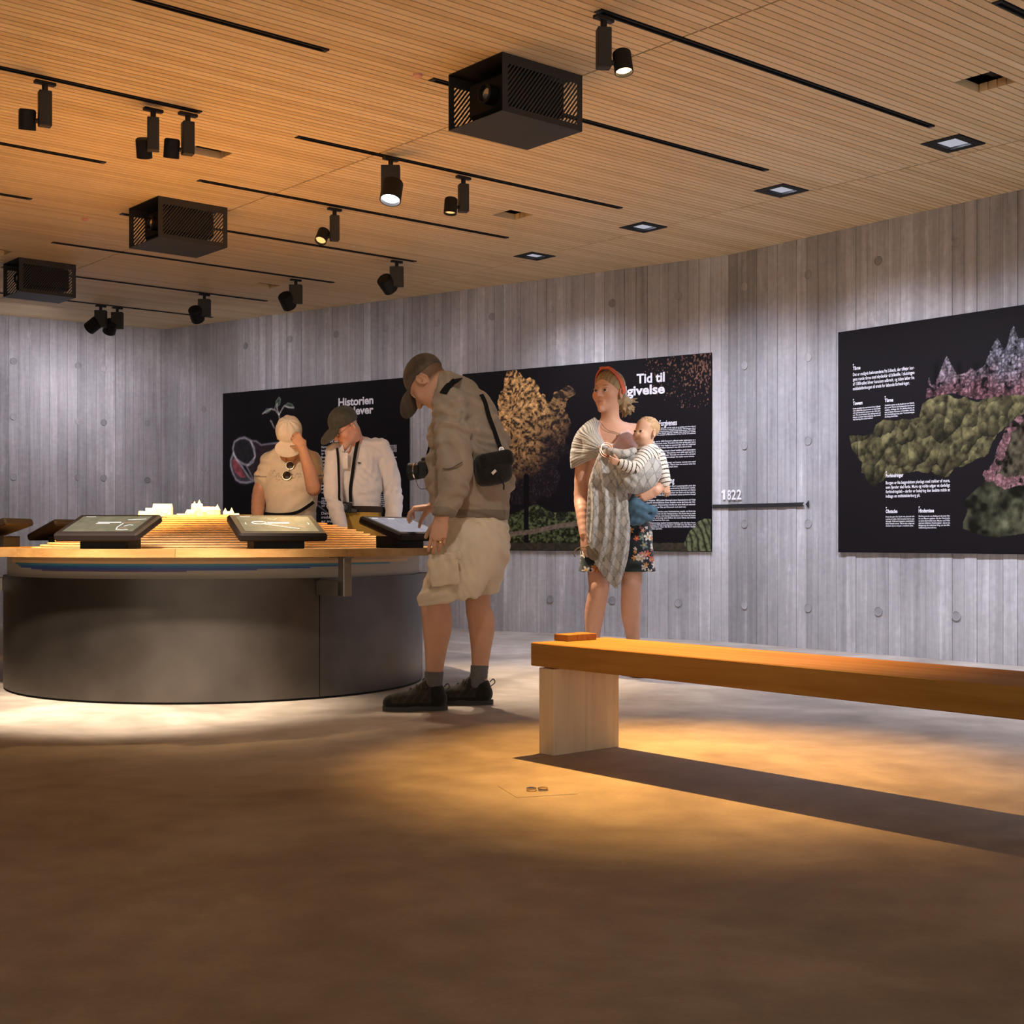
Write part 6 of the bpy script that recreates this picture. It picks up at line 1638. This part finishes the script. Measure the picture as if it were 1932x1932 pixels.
for k,(x,y,rr) in enumerate(((547,878,.027),(541,897,.030))):
    c=on_surf(P4,x,y,.016,5)-sg; b=MB(); b.lathe([(0,-.003),(rr*.9,-.002),(rr,.0),(rr*.9,.002),(0,.004)],20,Matrix.Rotation(R(80),3,'X'),c); b.build('lens',plain('dark_lens_glass',(.03,.018,.012),.08),gl,True)
    b=MB(); b.tube([c+Matrix.Rotation(R(80),3,'X')@Vector((rr*math.cos(t),rr*math.sin(t),0)) for t in np.linspace(0,2*math.pi,21)],.0022,6); b.build('rim',M['brass'],gl,True)
b=MB(); b.tube([on_surf(P4,546,884,.018,5)-sg,on_surf(P4,543,890,.018,5)-sg],.003,6); b.build('bridge',M['brass'],gl)
b=MB(); b.tube([on_surf(P4,543,874,.010,5)-sg,on_surf(P4,536,862,.008,5)-sg],.0022,6); b.tube([on_surf(P4,551,874,.010,5)-sg,on_surf(P4,562,862,.010,5)-sg],.0022,6); b.build('temple_arm',M['brass'],gl)

# ------------------------------------------------------------------ 5. man in the white shirt
O5=npv((-1.07,9.30,0)); m2=empty('person',O5,0,'person in white long sleeved shirt and dark cap looking down at the table','person')
D=9.30; SX=np.array((.96,.28,0))
hc=A3(651,806,9.14); HQ=frame((-.58,-.56,-.59),(-.45,-.40,.80))
S=Shape(); p=head_prims(S,hc,HQ,1.0,jaw=1.05)
S.chain([p(0,-.03,-.05),A3(671,842,9.28)],[.060,.066],.03)
RS,LS=A3(636,856,9.18),A3(714,848,9.36)
S.cone(A3(672,845,D),RS,.06,.06,.04); S.cone(A3(672,845,D),LS,.06,.06,.04)
S.slab(A3(672,865,D),A3(673,1000,D),SX,(.15,.10),(.16,.13),.05)
wR,wL=A3(645,1000,9.02),A3(741,988,9.24)
S.chain([RS,A3(629,925,9.14),wR],[.055,.046,.032],.03); S.chain([LS,A3(737,912,9.38),wL],[.055,.046,.032],.03)
QH=np.stack([np.array((1.,0,0)),np.array((0,-.5,-.85)),np.array((0,-.85,.5))],1); QH2=QH.copy(); QH2[:,0]*=-1
hand_prims(S,wR,QH,1,(.4,.4,.4,.4),.1,(.6,.4)); hand_prims(S,wL,QH2,1,(.4,.4,.4,.4),.1,(.6,.4))
for x in (655,692): S.chain([A3(x,1010,D),(A3(x,0,D)[0],D-.02,.48),(A3(x,0,D)[0],D,.08)],[.09,.06,.038],.03)
P,F=grow(S,.008,[(hc-.165,hc+.165,.0036)])
def grey5(P,C):
    l=(P-hc)@HQ
    t=np.clip((.012-l[:,1])*30,0,1)*np.clip((l[:,2]+.05)*40,0,1)*(np.linalg.norm(l,axis=1)<.15)*(np.hypot((l[:,1]+.008)/.03,(l[:,2]+.006)/.042)>1.0)
    C=mixc(C,(.50,.47,.43),t*.9)
    bd=np.clip(1.3*(1-np.linalg.norm((l-np.array((0,.06,-.085)))/np.array((.06,.06,.035)),axis=1)),0,1)*(np.linalg.norm((l-np.array((0,.09,-.063)))/np.array((.026,.03,.016)),axis=1)>1)
    return mixc(C,(.50,.40,.33),bd*.7)
quads('body',P,F,M['skin'],m2,skin_color((.60,.32,.22),p,HQ,1,brow=(.45,.38,.32),extra=grey5),O5); eye_mesh(m2,p,HQ,1,(.10,.13,.15),origin=O5)
S=Shape()
for x,z,r in ((.06,-.02,.022),(.045,-.035,.02),(.065,0,.02)): S.ell(p(x,-.065,z),(r,r*1.2,r*1.3),HQ,.01)
P,F=grow(S,.004); quads('hair',P,F,M['hair_m'],m2,hairc((.42,.40,.37),(.68,.66,.62),HQ,hc),O5)
S=Shape(); cap_prims(S,p,HQ,1.05,.082,.30,.034,.078); P,F=grow(S,.004); quads('cap',P,F,M['cloth'],m2,solid((.050,.052,.045),.30,36),O5)
b=MB()
for x in (-1,1):
    b.tube([Vector(p(x*.031,.1065,.004))-Vector(O5)+Vector(HQ@np.array((.021*math.cos(t),-.006*abs(math.cos(t))*(1 if x*math.cos(t)>0 else 0),.016*math.sin(t)))) for t in np.linspace(0,2*math.pi,17)],.0016,5)
    b.tube([Vector(p(x*.053,.100,.008))-Vector(O5),Vector(p(x*.080,.03,.012))-Vector(O5),Vector(p(x*.083,-.01,.010))-Vector(O5)],.0018,5)
b.tube([Vector(p(-.010,.108,.008))-Vector(O5),Vector(p(.010,.108,.008))-Vector(O5)],.0016,5); b.build('spectacles',plain('spectacle_frame',(.12,.06,.04),.3),m2)
S=Shape(); S.slab(A3(672,862,D),A3(673,915,D),SX,(.155,.112),(.160,.140),.05); S.slab(A3(673,915,D),A3(675,955,D),SX,(.160,.140),(.158,.138),.05)
S.cone(A3(672,850,D),RS,.085,.072,.05); S.cone(A3(672,850,D),LS,.085,.075,.05); S.cone(A3(671,852,9.29),A3(668,836,9.26),.078,.072,.02)
S.chain([RS,A3(628,905,9.16),A3(632,950,9.10),A3(643,992,9.03)],[.072,.064,.056,.046],.03); S.chain([LS,A3(730,880,9.38),A3(739,918,9.38),A3(743,955,9.31),A3(742,984,9.25)],[.078,.072,.066,.060,.052],.03)
S.ell(p(0,.0,-.08),(.062,.062,.065),None,.012,'-'); S.ell(A3(655,845,9.16),(.030,.06,.045),frame((0,1,0),(.3,0,1)),.010,'-'); S.cut(A3(690,961,D),(-.12,0,-1)) if False else None
P5,F=grow(S,.006)
quads('shirt',P5,F,M['cloth'],m2,solid((.64,.62,.615),.05,14),O5,folds([((.8,0,.6),.07,.005,0),((-.4,0,.9),.09,.005,2),((1,0,-.2),.06,.004,5)]))
# collar flaps and placket
for pts in (((646,838),(640,848),(650,853)),((664,836),(658,850),(648,856))):
    b=MB(); v=[on_surf(P5,x,y,.010,6)-Vector(O5) for x,y in pts]; b.add([q for q in v]+[q+Vector((0,.006,0)) for q in v],[(0,1,2),(5,4,3),(0,3,4,1),(1,4,5,2),(2,5,3,0)]); b.build('collar',plain('collar_cloth',(.66,.65,.65),.8),m2)
strap('placket',m2,smoothpath([on_surf(P5,x,y,.005,6) for x,y in ((652,854),(651,868),(652,884))]),.034,plain('placket_cloth',(.66,.65,.65),.8),O5,.003)
b=MB(); b.lathe([(0,-.002),(.005,-.001),(.005,.001),(0,.002)],10,Matrix.Rotation(R(90),3,'X'),on_surf(P5,653,862,.010,6)-Vector(O5)); b.build('button',M['ink_white'],m2)
e0=on_surf(P5,678,873,.006,6)-Vector(O5); b=MB()
b.prism([(-.013,-.001),(-.006,-.005),(-.004,-.008),(-.002,-.005),(.006,-.005),(.013,-.002),(.013,.001),(.006,.001),(.002,.004),(-.004,.003),(-.009,.006),(-.012,.004),(-.009,.002)],-.0015,.0015)
b.v=[(e0.x+x,e0.y+z,e0.z+y) for x,y,z in b.v]; b.build('chest_emblem',plain('green_thread',(.012,.035,.018),.8),m2)
S=Shape(); S.slab(A3(675,966,D),A3(675,1030,D),SX,(.166,.146),(.180,.140),.04)
for x in (654,694): S.slab(A3(x,1030,D),(A3(x,0,D)[0],D,.10),SX,(.10,.11),(.075,.085),.04)
S.cut(A3(675,957,D),(0,0,1)); S.cut((0,0,.09),(0,0,-1)); P6,F=grow(S,.008); quads('trousers',P6,F,M['cloth'],m2,solid((.46,.28,.055),.12,18),O5,folds([((.6,0,.8),.06,.005,0)]))
S=Shape(); S.slab(A3(675,958,D),A3(675,966,D),SX,(.171,.151),(.172,.152),.004); S.cut(A3(675,955.5,D),(0,0,1)); S.cut(A3(675,967,D),(0,0,-1)); P7,F=grow(S,.005); quads('belt',P7,F,M['cloth'],m2,solid((.030,.020,.016),.2),O5)
for x in (655,694): shoe(m2,(A3(x,0,D)[0],D+.07,0),(-.15,-1,0),O5,(.10,.07,.05),.28,'shoe',(.05,.04,.03),False)
c5=on_surf(P7,652,957,.030,8); cam2=empty('camera',c5,0,'compact black camera hanging at the belt of the person in the white shirt','camera')
MB().box((0,0,0),(.082,.045,.070),Matrix.Rotation(.12,3,'Y'),bev=.006).build('body',M['black'],cam2); MB().box((.055,.005,-.022),(.05,.03,.03),Matrix.Rotation(.12,3,'Y'),bev=.005).build('case',M['black_gloss'],cam2)
b=MB(); b.lathe([(.024,0),(.024,.018),(.018,.02),(0,.016)],18,Matrix.Rotation(R(90),3,'X'),(0,-.02,0)); b.build('lens',M['black_gloss'],cam2,True)
strap('strap',cam2,smoothpath([on_surf(P5,x,y,.008,6) for x,y in ((636,845),(638,866),(639,890),(640,920),(640,940))]+[Vector(c5)+Vector((-.03,0,.03))]),.016,M['webbing'],c5,.003)
strap('strap',cam2,smoothpath([on_surf(P5,x,y,.009,7) for x,y in ((677,826),(672,846),(668,870),(664,900),(661,925))]+[Vector(c5)+Vector((.035,0,.035))]),.022,M['webbing'],c5,.003)
